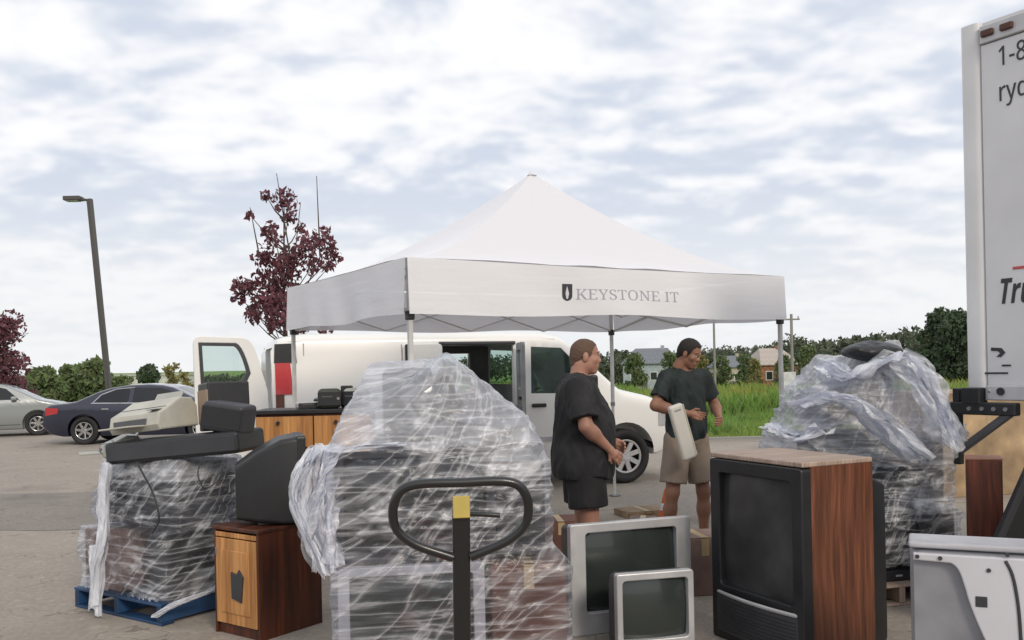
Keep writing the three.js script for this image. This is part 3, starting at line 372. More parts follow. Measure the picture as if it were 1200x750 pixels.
{ // box truck, its rear corner at the right of the picture
  const t = thing('box_truck', 'tall white box truck with black lettering at the right edge', 'truck', [3.09, 0, -6.2], -58.8 * RAD), bodyM = std(0.68, 0.68, 0.7, 0.42, { map: M0 }), railM = std(0.58, 0.58, 0.6, 0.4), L = 6.6;
  part('side_wall', box(L - 0.14, 2.26, 0.05, L / 2 + 0.07, 2.57, -0.03, 0.004), bodyM, t); part('far_wall', box(L, 2.5, 0.05, L / 2, 2.6, -2.45, 0.004), bodyM, t); part('roof', box(L, 0.05, 2.4, L / 2, 3.84, -1.24, 0.01), bodyM, t); part('front_wall', box(0.05, 2.4, 2.36, L - 0.03, 2.6, -1.24, 0.004), bodyM, t); part('rear_door', box(0.05, 2.3, 2.2, 0.05, 2.6, -1.24, 0.004), bodyM, t);
  part('corner_post', loftRings([[0, 0.14, 0.12, 0], [2.52, 0.14, 0.12, 0]], 0.04).rotateX(-Math.PI / 2).translate(0.065, 1.34, -0.05), std(0.72, 0.72, 0.73, 0.35, { map: M0 }), t);
  part('top_rail', box(L - 0.14, 0.12, 0.07, L / 2 + 0.07, 3.765, -0.022, 0.01), railM, t); part('bottom_rail', box(L - 0.14, 0.1, 0.07, L / 2 + 0.07, 1.39, -0.022, 0.01), railM, t);
  for (let k = 0; k < 11; k++) part('panel_seam', box(0.012, 2.26, 0.006, 0.75 + k * 0.56, 2.57, -0.003, 0.002), railM, t);
  for (const x of [0.2, 0.33]) part('marker_light', box(0.085, 0.045, 0.03, x, 3.765, 0.02, 0.01), mat.cardMaroon, t);
  for (let k = 0; k < 14; k++) part('rivet', new THREE.SphereGeometry(0.009, 8, 6).translate(0.16 + k * 0.46, 1.40, 0.014), mat.steel, t);
  const font = await new FontLoader().loadAsync('fonts/droid/droid_sans_regular.typeface.json'), fontB = await new FontLoader().loadAsync('fonts/droid/droid_sans_bold.typeface.json');
  const ink = std(0.03, 0.03, 0.034, 0.5), word = (s, f, size, x, y, sx = 0.72, shear = 0) => { const g = new TextGeometry(s, { font: f, size, depth: 0.003, curveSegments: 5, bevelEnabled: false }); g.applyMatrix4(new THREE.Matrix4().set(sx, shear, 0, x, 0, 1, 0, y, 0, 0, 1, -0.004, 0, 0, 0, 1)); part('lettering', g, ink, t); };
  word('1-800', font, 0.125, 0.25, 3.53, 0.8); word('ryder.com', font, 0.125, 0.25, 3.3, 0.8); word('Truck Rental', fontB, 0.165, 0.22, 1.975, 0.62, 0.16);
  part('red_stripe', box(L - 0.25, 0.018, 0.004, L / 2 + 0.2, 2.2, -0.003, 0.001), mat.red, t);
  part('emblem', extrude(poly([[0.17, 1.69], [0.24, 1.685], [0.265, 1.655], [0.235, 1.625], [0.205, 1.628], [0.23, 1.65], [0.215, 1.665], [0.17, 1.668]]), 0.004, 0).translate(0, 0, -0.004), ink, t); part('small_print', [box(0.16, 0.012, 0.004, 0.2, 1.52, -0.003, 0.001), box(0.06, 0.012, 0.004, 0.27, 1.57, -0.003, 0.001)], ink, t);
  part('corner_casting', box(0.13, 0.11, 0.1, 0.06, 1.37, 0.02, 0.01), mat.black, t); part('rail_socket', new THREE.CylinderGeometry(0.025, 0.025, 0.02, 14).rotateX(Math.PI / 2).translate(0.24, 1.4, 0.016), mat.black, t);
  const br = thing ? new THREE.Group() : null; br.name = 'underride_frame'; t.add(br);
  part('beam', bar(V3(-0.13, 1.285, 0.03), V3(0.36, 1.285, 0.03), 0.085, 0.07), mat.black, br); part('upright', bar(V3(-0.06, 0.9, 0.02), V3(-0.06, 1.42, 0.02), 0.05, 0.05), mat.black, br); part('brace', bar(V3(0.31, 1.26, 0.03), V3(-0.05, 0.99, 0.03), 0.05, 0.045), std(0.12, 0.12, 0.13, 0.5), br);
  for (const x of [0.05, 0.14, 0.22, 0.3]) part('bolt', new THREE.CylinderGeometry(0.014, 0.014, 0.012, 8).rotateX(Math.PI / 2).translate(x, 1.285, 0.07), mat.steel, br);
  part('chassis_rail', [box(L + 1.6, 0.2, 0.1, L / 2 + 1, 1.1, -0.8, 0.01), box(L + 1.6, 0.2, 0.1, L / 2 + 1, 1.1, -1.7, 0.01), box(0.1, 0.12, 2.3, 0.6, 1.24, -1.24, 0.01), box(0.1, 0.12, 2.3, 2.6, 1.24, -1.24, 0.01), box(0.1, 0.12, 2.3, 4.6, 1.24, -1.24, 0.01)], mat.charcoal, t);
  for (const z of [-0.25, -2.2]) { wheel(t, 2.7, 0.5, z, 0.5, 0.28, z > -1 ? 1 : -1, 8, mat.silver); wheel(t, 7.9, 0.5, z, 0.5, 0.28, z > -1 ? 1 : -1, 8, mat.silver); }
  part('cab', loftRings([[6.85, 2.2, 1.9, 1.75], [8.0, 2.2, 1.9, 1.75], [8.3, 2.15, 1.1, 1.35], [9.2, 2.0, 0.95, 1.25]], 0.15).rotateY(Math.PI / 2).translate(0, 0, -1.24), bodyM, t); part('axle', [rod(V3(2.7, 0.5, -2.1), V3(2.7, 0.5, -0.4), 0.08), rod(V3(7.9, 0.5, -2.1), V3(7.9, 0.5, -0.4), 0.06), box(0.7, 0.5, 0.12, 2.7, 0.85, -0.8), box(0.7, 0.5, 0.12, 2.7, 0.85, -1.7), box(0.7, 0.5, 0.12, 7.9, 0.85, -0.8), box(0.7, 0.5, 0.12, 7.9, 0.85, -1.7)], mat.charcoal, t);
}
/* ------------------------------------------------------------ pop-up tent */
{
  const t = thing('pop_up_tent', 'white pop-up canopy tent with a printed front valance', 'tent', [0.24, 0, -9.147], 0.561), a = 2.064, b = 1.372, E0 = 2.477, HV = 0.43, PK = 3.57;
  const hgt = (x, z) => { const q = clamp(1 - Math.max(Math.abs(x) / a, Math.abs(z) / b)); return E0 + (PK - E0) * Math.pow(q, 1.5); };
  const WRINK = tex(512, 512, (u, v) => { const n = 0.5 * tnoise(u, v, 3, 5, 4, 9) + 0.5 * tnoise(u, v, 12, 9, 4, 4); return [n, n, n]; }, false), cloth = new THREE.MeshPhysicalMaterial({ color: lin(0.8, 0.8, 0.84), roughness: 0.75, transmission: 0.25, bumpMap: WRINK, bumpScale: 0.004, side: THREE.DoubleSide });
  // four roof panels, each a taut triangle that sags a little between its ridges
  const tri = (p, q) => grid(28, 28, (u, v) => { const x = lerp(p[0], q[0], u) * (1 - v), z = lerp(p[1], q[1], u) * (1 - v); const sag = Math.sin(Math.PI * u) * Math.sin(Math.PI * Math.min(1, v * 1.1)) * 0.035; return V3(x, hgt(x, z) - sag + (noise(x * 3, z * 3, 4) - 0.5) * 0.014 * (1 - v), z); }, (u, v, P) => [P.x / 1.6, P.z / 1.6]);
  const cs = [[-a, b], [a, b], [a, -b], [-a, -b]];
  const cv = document.createElement('canvas'); cv.width = 2048; cv.height = 214; const c2 = cv.getContext('2d'); c2.fillStyle = '#f3f3f5'; c2.fillRect(0, 0, 2048, 214);
  const tx = 0.345 * 2048; c2.fillStyle = '#3d3e45'; c2.beginPath(); c2.moveTo(tx, 76); c2.lineTo(tx + 52, 76); c2.lineTo(tx + 52, 128); c2.quadraticCurveTo(tx + 50, 146, tx + 26, 150); c2.quadraticCurveTo(tx + 2, 146, tx, 128); c2.fill(); c2.fillStyle = '#e4e4e6'; c2.beginPath(); c2.moveTo(tx + 26, 84); c2.lineTo(tx + 36, 118); c2.lineTo(tx + 30, 140); c2.lineTo(tx + 22, 140); c2.lineTo(tx + 17, 116); c2.fill();
  c2.fillStyle = '#acadb5'; c2.font = '66px serif'; c2.textBaseline = 'alphabetic'; const str = 'KEYSTONE IT', x0 = tx + 66, x1 = 0.655 * 2048, wd = c2.measureText(str).width; c2.save(); c2.translate(x0, 144); c2.scale((x1 - x0) / wd, 1); c2.fillText(str, 0, 0); c2.restore();
  const ctx2 = new THREE.CanvasTexture(cv); ctx2.colorSpace = THREE.SRGBColorSpace;
  const print = cloth.clone(); print.color = lin(0.99, 0.99, 1.0); print.map = ctx2; print.bumpMap = WRINK.clone(); print.bumpMap.repeat.set(2, 1);
  for (let k = 0; k < 4; k++) {
    const p = cs[k], q = cs[(k + 1) % 4], pan = part('roof_panel', tri(p, q), cloth, t), nrm = V3(q[1] - p[1], 0, -(q[0] - p[0])).normalize().multiplyScalar(-1);
    const val = grid(64, 8, (u, v) => { const x = lerp(p[0], q[0], u), z = lerp(p[1], q[1], u), dr = 1 - v, wv = Math.sin(Math.PI * u) * (0.02 * Math.sin(u * 13 + k) + 0.012 * Math.sin(u * 29 + v * 2)) * dr + 0.012 + dr * 0.02; return V3(x + nrm.x * wv, E0 - HV * dr - 0.012 * Math.sin(Math.PI * u) * (1 - dr) - 0.018 * Math.sin(Math.PI * u * 3 + k) * dr * Math.sin(Math.PI * u) - 0.002, z + nrm.z * wv); });
    part('valance', val, k === 0 ? print : cloth, t);
  }
  part('peak_cap', new THREE.ConeGeometry(0.05, 0.06, 10).translate(0, PK + 0.005, 0), cloth, t);
  const yb = E0 - HV;
  cs.forEach(([x, z]) => {
    const lx = x * 0.985, lz = z * 0.98, g = new THREE.Group(); g.name = 'leg'; t.add(g);
    part('upper_tube', box(0.036, 1.35, 0.036, lx, E0 - 0.69, lz, 0.004), mat.whitePost, g); part('lower_tube', box(0.028, 1.25, 0.028, lx, 0.64, lz, 0.004), mat.whitePost, g); part('slider', box(0.06, 0.07, 0.06, lx, yb - 0.01, lz, 0.01), mat.black, g); part('foot', box(0.11, 0.012, 0.11, lx, 0.01, lz, 0.004), mat.steel, g); part('push_button', box(0.045, 0.05, 0.045, lx, 1.15, lz, 0.008), mat.grey, g);
  });
  const truss = (p, q, n) => { for (let k = 0; k < n; k++) { const A = (u, y) => V3(lerp(p[0], q[0], u) * 0.985, y, lerp(p[1], q[1], u) * 0.98), u0 = k / n, u1 = (k + 1) / n, up = yb + 0.3, dn = yb - 0.0; part('truss_bar', bar(A(u0, k % 2 ? dn : up), A(u1, k % 2 ? up : dn), 0.012, 0.025), mat.whitePost, t); part('truss_bar', bar(A(u0, k % 2 ? up : dn).add(V3(0.014, 0, 0.014)), A(u1, k % 2 ? dn : up).add(V3(0.014, 0, 0.014)), 0.012, 0.025), mat.whitePost, t); } };
  truss(cs[0], cs[1], 4); truss(cs[1], cs[2], 2); truss(cs[2], cs[3], 4); truss(cs[3], cs[0], 2);
  const pm = part('centre_post', rod(V3(0, PK - 0.75, 0), V3(0, PK - 0.02, 0), 0.018), mat.whitePost, t); for (const [x, z] of cs) part('roof_strut', bar(V3(x * 0.98, E0 - 0.03, z * 0.97), V3(0, PK - 0.7, 0), 0.014, 0.02), mat.whitePost, pm);
}

/* ------------------------------------------------------------ discarded electronics */
function crt(name, label, pos, turn, o, group) {   // a tube television or monitor, front towards +z, standing on its base
  const { w, h, d, frame = mat.black, shell = mat.black, screen = mat.glass, side = 0.035, top = 0.035, bottom = 0.07, r = 0.02, tilt = 0, roll = 0, sag = 0.86 } = o;
  const t = thing(name, label, o.cat ?? 'television', pos, turn, group); t.rotation.set(tilt, turn, roll, 'YXZ');
  const sw = w - 2 * side, sh = h - top - bottom, sy = bottom + sh / 2, fr = rrShape(w, h, r, 0, h / 2); fr.holes.push(rrShape(sw, sh, 0.025, 0, sy, THREE.Path));
  part('front_frame', uvBox(extrude(fr, 0.055, 0.006)).translate(0, 0, d / 2 - 0.055), frame, t);
  part('screen', grid(16, 12, (u, v) => { const x = (u - 0.5), y = (v - 0.5); return V3(x * (sw + 0.02), sy + y * (sh + 0.02), d / 2 - 0.012 - 0.045 * (x * x + y * y) * 2); }), screen, t);
  part('back_shell', loftRings([[d / 2 - 0.05, w * 0.985, h * 0.985, h / 2], [d * 0.14, w * 0.97, h * 0.96, h * 0.485], [-d * 0.2, w * 0.8, h * 0.8, h * 0.43], [-d / 2, w * 0.62, h * 0.6, h * 0.37]], 0.03), shell, t);
  part('screen_mask', box(sw + 0.03, sh + 0.03, 0.012, 0, sy, d / 2 - 0.052), mat.black, t);
  part('foot_rail', box(w * 0.7, 0.02, d * 0.5, 0, 0.01, 0.02), shell, t);
  if (bottom > 0.05) { for (let k = 0; k < 5; k++) part('button', box(0.022, 0.009, 0.006, -0.08 + k * 0.04, bottom * 0.45, d / 2 + 0.001, 0.002), mat.slate, t); part('badge', box(0.05, 0.012, 0.004, w * 0.3, bottom * 0.5, d / 2, 0.001), mat.lightgrey, t); }
  if (o.grille) for (const s of [-1, 1]) for (let k = 0; k < 14; k++) part('grille_slot', box(side * 0.42, 0.006, 0.004, s * (w / 2 - side * 0.5), h * 0.25 + k * h * 0.035, d / 2, 0.001), mat.charcoal, t);
  for (let k = 0; k < 7; k++) part('vent_slot', box(w * 0.4, 0.008, 0.01, 0, h * 0.55 + k * 0.022 - 0.07, -d * 0.36, 0.003), mat.charcoal, t);
  return t;
}
function device(name, label, cat, pos, turn, w, h, d, m, o = {}, group) {   // a flat set-top sized device with a front panel
  const t = thing(name, label, cat, pos, turn, group); t.rotation.set(o.tilt ?? 0, turn, o.roll ?? 0, 'YXZ');
  part('case', box(w, h, d, 0, h / 2, 0, o.r ?? 0.012), m, t); part('front_panel', box(w * 0.96, h * 0.7, 0.012, 0, h / 2, d / 2, 0.003), o.front ?? mat.black, t);
  if (!o.plain) part('slot', box(w * 0.45, Math.min(0.012, h * 0.14), 0.006, -w * 0.1, h * 0.6, d / 2 + 0.006, 0.001), mat.slate, t); if (!o.plain) part('knob', new THREE.CylinderGeometry(0.012, 0.013, 0.014, 14).rotateX(Math.PI / 2).translate(w * 0.36, h * 0.5, d / 2 + 0.01), mat.grey, t);
  if (o.tray) part('tray', box(w * 0.8, 0.02, d * 0.5, 0, h + 0.03, -d * 0.25, 0.008).rotateX(0), mat.cream2, t); return t;
}
function printer(label, pos, turn, w, h, d, m, o = {}) {
  const t = thing('printer', label, 'printer', pos, turn, 'discarded printers'); t.rotation.set(o.tilt ?? 0, turn, o.roll ?? 0, 'YXZ');
  part('case', uvBox(extrude(poly([[-d / 2, 0.01], [d / 2 - 0.02, 0], [d / 2, 0.04], [d / 2 - 0.02, h * 0.55], [d * 0.22, h * 0.72], [-d * 0.1, h], [-d / 2 + 0.04, h * 0.96], [-d / 2, h * 0.7]]), w, 0.012)).rotateY(-Math.PI / 2).translate(w / 2, 0, 0), m, t);
  part('output_slot', box(w * 0.66, h * 0.2, 0.012, -w * 0.06, h * 0.3, d / 2 - 0.004, 0.004), mat.slate, t); part('paper_tray', box(w * 0.6, 0.012, 0.16, -w * 0.06, h * 0.18, d / 2 + 0.06, 0.004), m, t);
  const rear = box(w * 0.55, 0.1, 0.008, 0, 0.03, 0, 0.003).rotateX(-0.6).translate(0, h * 0.92, -d * 0.36); part('paper_support', rear, mat.cream2, t); part('control_panel', box(w * 0.2, 0.006, 0.07, w * 0.36, h * 0.655, d * 0.36, 0.002).rotateX(0), mat.grey, t); part('lid_seam', box(w * 0.9, 0.004, 0.006, 0, h * 0.735, d * 0.21, 0.001), mat.slate, t); return t;
}
function carton(label, pos, turn, w, h, d, m, o = {}) {
  const t = thing('carton', label, 'box', pos, turn); t.rotation.set(o.tilt ?? 0, turn, o.roll ?? 0, 'YXZ');
  part('body', box(w, h, d, 0, h / 2, 0, 0.008), m, t); part('flap', box(w * 0.99, 0.006, d * 0.49, 0, h + 0.004, d * 0.247, 0.002), m, t); part('flap', box(w * 0.99, 0.006, d * 0.49, 0, h + 0.004, -d * 0.247, 0.002), m, t); part('tape', box(0.055, 0.002, d * 0.98, 0, h + 0.008, 0, 0.0008).rotateY(0), std(0.5, 0.38, 0.22, 0.35), t);
  part('tape', box(0.055, h * 0.3, 0.002, 0, h * 0.85, d / 2 + 0.001, 0.0008), std(0.5, 0.38, 0.22, 0.35), t); return t;
}
function pallet(label, pos, turn, w, d, m) {
  const t = thing('pallet', label, 'pallet', pos, turn, 'shipping pallets'), R = rng(Math.round(pos[0] * 100) + 999);
  for (let k = 0; k < 7; k++) part('deck_board', box(w, 0.018, 0.095, (R() - 0.5) * 0.01, 0.131, -d / 2 + 0.048 + k * (d - 0.096) / 6, 0.004), m, t);
  for (const x of [-w / 2 + 0.03, 0, w / 2 - 0.03]) part('stringer', box(0.045, 0.1, d, x, 0.071, 0, 0.004), m, t);
  for (const z of [-d / 2 + 0.05, 0, d / 2 - 0.05]) part('base_board', box(w, 0.018, 0.095, 0, 0.0105, z, 0.004), m, t); return t;
}
/* stretch film: thin translucent sheet, whiter where layers and creases overlap, with narrow highlights put into its opacity */
const FILMT = tex(1024, 1024, (u, v) => { const a = tnoise(u + 0.06 * tnoise(u, v, 3, 7, 3), v, 3, 61, 4, 24), b = tnoise(u, v + u * 1, 4, 67, 4, 13), c = tnoise(u, v, 3, 73, 4), r1 = 1 - Math.abs(a * 2 - 1), r2 = 1 - Math.abs(b * 2 - 1); let op = 0.012 + 0.36 * Math.pow(r1, 8) * (0.35 + 0.9 * c) + 0.3 * Math.pow(r2, 12) + 0.34 * sstep(0.6, 0.84, c); const n = 1 - clamp(op, 0.012, 0.95); return [n, n, n]; }, false);
const FILMB = tex(1024, 1024, (u, v) => { const a = tnoise(u + 0.06 * tnoise(u, v, 3, 7, 3), v, 3, 61, 4, 24), b = tnoise(u, v + u * 1, 4, 67, 4, 13), n = 0.5 * (1 - Math.abs(a * 2 - 1)) + 0.5 * (1 - Math.abs(b * 2 - 1)); return [n, n, n]; }, false);
const filmMat = (o = {}) => new THREE.MeshPhysicalMaterial({ color: lin(0.86, 0.88, 0.93), roughness: 0.3, specularIntensity: 0.5, transmission: o.t ?? 0.95, transmissionMap: FILMT, thickness: 0, bumpMap: FILMB, bumpScale: 0.012, side: THREE.DoubleSide, clearcoat: 0.3, clearcoatRoughness: 0.15 });
const FILM = filmMat({ t: 1 }), FILMD = filmMat({ t: 0.82 }), FILMW = filmMat({ t: 0.62 });
function corners(o) { o.updateMatrixWorld(true); const out = [], v = V3(); o.traverse((m) => { if (m.isMesh && m.geometry) { m.geometry.computeBoundingBox(); const b = m.geometry.boundingBox; for (let k = 0; k < 8; k++) out.push(v.set(k & 1 ? b.max.x : b.min.x, k & 2 ? b.max.y : b.min.y, k & 4 ? b.max.z : b.min.z).clone().applyMatrix4(m.matrixWorld)); } }); return out; }
function filmWrap(label, centre, hullPts, o = {}) {   // a sheet shrunk over convex groups of things, seen from an inner centre
  const hulls = hullPts.map((pts) => new ConvexHull().setFromPoints(pts).faces.map((f) => ({ n: f.normal.clone(), c: f.constant })));
  const NX = o.nx ?? 380, NY = o.ny ?? 240, y0 = o.y0 ?? 0.15, C = centre, rr = new Float32Array((NX + 1) * (NY + 1)), D = [];
  const phi0 = o.phi0 ?? -1.0;
  for (let j = 0; j <= NY; j++) for (let i = 0; i <= NX; i++) {
    const th = i / NX * 2 * Math.PI, ph = lerp(phi0, Math.PI / 2, j / NY), dir = V3(Math.cos(th) * Math.cos(ph), Math.sin(ph), Math.sin(th) * Math.cos(ph)); D.push(dir);
    let best = 0.05; for (const H of hulls) { let t0 = 0, t1 = 1e9; for (const f of H) { const vn = f.n.dot(dir), vo = f.n.dot(C) - f.c; if (vn > 1e-9) t1 = Math.min(t1, -vo / vn); else if (vn < -1e-9) t0 = Math.max(t0, -vo / vn); else if (vo > 0) t1 = -1; } if (t1 > t0 && t1 > best) best = t1; }
    rr[j * (NX + 1) + i] = best;
  }
  const raw = rr.slice(); // pull the sheet taut between the edges it rests on
  for (let it = 0; it < (o.smooth ?? 14); it++) { const p = rr.slice(); for (let j = 1; j < NY; j++) for (let i = 0; i <= NX; i++) { const l = (i + NX - 1) % NX, r = (i + 1) % NX, k = j * (NX + 1); const av = (p[k + l] + p[k + r] + p[k - NX - 1 + i] + p[k + NX + 1 + i]) / 4; rr[k + i] = Math.max(raw[k + i] * 0.985, lerp(p[k + i], av, 0.8)); } }
  const amp = o.amp ?? 0.02, s = o.seed ?? 0, P = D.map((dir, n) => {
    const p = C.clone().addScaledVector(dir, rr[n]); if (p.y < y0) { const k = (y0 - C.y) / (p.y - C.y); p.set(lerp(C.x, p.x, 1), y0, lerp(C.z, p.z, 1)); const q = Math.hypot(p.x - C.x, p.z - C.z); }
    const rid = (v) => Math.pow(1 - Math.abs(v * 2 - 1), 3);
    const a = rid(fbm(p.x * 3.2 + s, p.y * 17 + p.x * 2.2 + p.z * 1.5, p.z * 3.2, 3)), b = rid(fbm((p.x + p.y) * 7 + s, (p.y - p.x) * 4, p.z * 7, 3)), c = fbm(p.x * 4 + 9, p.y * 4, p.z * 4 + s, 3), e = rid(fbm(p.x * 16, p.y * 5 + s, p.z * 16, 2));
    const top = sstep(0.3, 0.9, dir.y); return p.addScaledVector(dir, 0.012 + amp * (a * 0.9 + b * 0.8 + c * 0.9 + e * 0.35) * (1 - 0.25 * top));
  });
  const pos = [], uv = [], idx = []; let vv = 0;
  for (let j = 0; j <= NY; j++) for (let i = 0; i <= NX; i++) { const p = P[j * (NX + 1) + i]; pos.push(p.x, p.y, p.z); uv.push(i / NX * (o.ru ?? 3), p.y * 0.9 + (o.seed ?? 0)); }
  for (let j = 0; j < NY; j++) for (let i = 0; i < NX; i++) { const a = j * (NX + 1) + i, b = a + 1, c = a + NX + 1, d = c + 1; if (pos[3 * a + 1] < y0 + 0.001 && pos[3 * c + 1] < y0 + 0.001 && pos[3 * d + 1] < y0 + 0.02) continue; idx.push(a, c, b, b, c, d); }
  const g = new THREE.BufferGeometry(); g.setAttribute('position', new THREE.Float32BufferAttribute(pos, 3)); g.setAttribute('uv', new THREE.Float32BufferAttribute(uv, 2)); g.setIndex(idx); g.computeVertexNormals();
  const t = thing('stretch_film', label, 'plastic film', [C.x, 0, C.z], 0, 'stretch film wraps'); g.translate(-C.x, 0, -C.z);
  const lowI = [], hiI = [], yd = o.drape ?? 9; for (let k = 0; k < idx.length; k += 3) { const a = idx[k], y = pos[3 * a + 1], w = 0.12 * (fbm(pos[3 * a] * 5, y * 5, pos[3 * a + 2] * 5, 3) - 0.5); (y + w > yd ? hiI : lowI).push(idx[k], idx[k + 1], idx[k + 2]); }
  const h = g.clone(); g.setIndex(lowI); h.setIndex(hiI); part('wrap', g, FILM, t); if (hiI.length) part('drape', h, FILMD, t); return t;
}
function bunch(parent, pts, wd, seed, m = FILMW, nf = 5) {   // loose gathered film along a path (world coordinates), many folded layers
  const cv = new THREE.CatmullRomCurve3(pts), o = parent.position, R = rng(seed), gs = [];
  for (let f = 0; f < nf; f++) { const ph = R() * 6.28, off = V3((R() - 0.5) * wd * 0.6, (R() - 0.5) * wd * 0.4, (R() - 0.5) * wd * 0.6);
    gs.push(grid(60, 16, (u, v) => { const p = cv.getPoint(u), a = (v - 0.5) * 2, wid = wd * (0.55 + 0.45 * fbm(u * 5 + f, seed, 1, 2)), ang = ph + u * 1.5 + a * 1.3 + (fbm(u * 3, v * 3 + f, seed, 2) - 0.5) * 3; return V3(p.x + off.x * Math.sin(Math.PI * u) + Math.cos(ang) * wid * a * 0.7 + (fbm(u * 3.5, v * 6, seed + f, 3) - 0.5) * wd * 0.7 - o.x, p.y + off.y + (fbm(u * 4, v * 7, seed + f + 5, 2) - 0.5) * wd * 0.5, p.z + off.z + Math.sin(ang) * wid * a * 0.7 + (fbm(u * 4, v * 8, seed + f + 9, 3) - 0.5) * wd * 0.6 - o.z); }, (u, v) => [u * 0.8 + f * 0.3, v * 0.4 + seed])); }
  part('loose_tail', gs, m, parent).userData.kind = 'stuff';
}
const L2W = (pos, turn) => (x, z) => [pos[0] + x * Math.cos(turn) + z * Math.sin(turn), pos[2] - x * Math.sin(turn) + z * Math.cos(turn)];

{ // centre pallet
  const P = [-0.40, 0, -5.16], th = 8 * RAD, q = L2W(P, th), on = (x, y, z) => { const [a, b] = q(x, z); return [a, y, b]; };
  pallet('wooden pallet under the wrapped centre stack', P, th, 1.2, 1.0, mat.woodPale);
  const y1 = 0.142;
  const a = crt('television', 'pale grey television at the lower left of the wrapped centre stack', on(-0.2, y1, 0.12), th, { w: 0.76, h: 0.465, d: 0.56, frame: mat.lightgrey, shell: mat.midgrey, screen: mat.glassGreen, side: 0.06, top: 0.05, bottom: 0.05 });
  const b = carton('dark maroon printed carton at the lower right of the wrapped centre stack', on(0.415, y1, 0.1), th, 0.4, 0.44, 0.6, mat.cardMaroon);
  const y2 = 0.62, c = crt('television', 'large black television in the middle of the wrapped centre stack', on(-0.17, y2, 0.08), th, { w: 0.84, h: 0.58, d: 0.58, frame: mat.charcoal, shell: mat.black, side: 0.05, bottom: 0.08 });
  const e = device('stereo_receiver', 'dark receiver standing on end right of the large black television', 'stereo', on(0.39, y2, 0.06), th, 0.27, 0.48, 0.5, mat.charcoal);
  const y3 = 1.205, f = crt('monitor', 'grey monitor tipped on its corner at the peak of the wrapped centre stack', on(0.0, y3 + 0.1, 0.0), th + 0.3, { w: 0.32, h: 0.29, d: 0.28, frame: mat.grey, shell: mat.midgrey, side: 0.03, bottom: 0.05, cat: 'monitor', roll: 0.55 });
  const g = device('printer', 'grey printer tilted on the right of the wrapped centre stack', 'printer', on(0.24, y3 + 0.0, 0.05), th - 0.2, 0.36, 0.13, 0.36, mat.midgrey, { roll: -0.12 });
  const k = crt('monitor', 'round topped grey monitor left of the film peak, seen from behind', on(-0.2, y3, -0.2), th + 2.9, { w: 0.3, h: 0.43, d: 0.3, frame: mat.slate, shell: mat.slate, side: 0.03, bottom: 0.05, r: 0.12, cat: 'monitor' });
  const C = V3(P[0], 0.95, P[2]), pk = at(522, 419, 5.2), base = [...corners(c), ...corners(e)], topPts = base.filter((p) => p.y > 1.0);
  const fl = filmWrap('clear stretch film drawn to a peak over the centre stack', C, [[...corners(a), ...corners(b)].concat(base.filter((p) => p.y < 0.8)), base, [...topPts, ...corners(f), pk, ...corners(g)], [...topPts.filter((p) => p.x < P[0] + 0.1), ...corners(k)]], { y0: 0.16, phi0: -1.05, seed: 1.3, amp: 0.022, smooth: 3, drape: 1.2 });
  bunch(fl, [at(372, 528, 4.78), at(358, 552, 4.72), at(350, 588, 4.7), at(366, 630, 4.68), at(384, 672, 4.66)], 0.085, 5, FILMW, 6); bunch(fl, [at(384, 526, 4.74), at(378, 570, 4.7), at(374, 620, 4.68), at(382, 668, 4.66)], 0.15, 61, FILMD, 4); bunch(fl, [at(470, 520, 4.72), at(420, 524, 4.75), at(385, 535, 4.76), at(352, 548, 4.78), at(345, 572, 4.76)], 0.06, 9, FILMW, 5);
  // pallet jack in front
  const J = [gx(534, 3.0) + 0.01, 0, -3.35], jk = thing('pallet_jack', 'hand pallet jack with black loop handle in front of the centre stack', 'pallet jack', J, 6 * RAD);
  const blackP = phys(0.012, 0.012, 0.013, 0.35, { clearcoat: 0.3 }), zt = 0.22, hl = [[-0.2, 1.0], [-0.225, 1.12], [-0.215, 1.19], [-0.17, 1.222], [0, 1.232], [0.17, 1.228], [0.215, 1.2], [0.228, 1.13], [0.2, 1.06], [0.03, 0.975], [-0.03, 0.97]].map(([x, y]) => V3(x, y, zt + (y - 1) * 0.25));
  part('handle_loop', tube([V3(-0.03, 0.975, zt), V3(-0.17, 1.035, zt + 0.01), V3(-0.222, 1.09, zt + 0.02), V3(-0.226, 1.17, zt + 0.04), V3(-0.19, 1.225, zt + 0.05), V3(0, 1.238, zt + 0.055), V3(0.19, 1.225, zt + 0.05), V3(0.226, 1.17, zt + 0.04), V3(0.222, 1.09, zt + 0.02), V3(0.17, 1.035, zt + 0.01), V3(0.03, 0.975, zt)], 0.0165, 90, 10), blackP, jk);
  part('handle_shaft', bar(V3(0, 0.3, 0.02), V3(0, 1.15, zt + 0.02), 0.06, 0.045), blackP, jk); part('rating_tag', box(0.058, 0.075, 0.01, 0, 1.155, zt + 0.05, 0.004).rotateX(0), mat.yellow, jk); part('lever', tube([V3(0.02, 1.13, zt + 0.04), V3(0.07, 1.128, zt + 0.05), V3(0.13, 1.122, zt + 0.05)], 0.009, 16), blackP, jk);
  part('pump_housing', [new THREE.CylinderGeometry(0.07, 0.09, 0.34, 18).translate(0, 0.36, -0.02), box(0.3, 0.1, 0.2, 0, 0.3, -0.08, 0.02)], mat.orange, jk);
  for (const s of [-1, 1]) { part('steer_wheel', new THREE.CylinderGeometry(0.09, 0.09, 0.05, 24).rotateZ(Math.PI / 2).translate(s * 0.05, 0.09, -0.02), mat.rubber, jk); part('fork', [box(0.16, 0.045, 1.0, s * 0.19, 0.2, -0.62, 0.01)].map((g2) => g2.translate(0, -0.11, 0)), mat.orange, jk); }
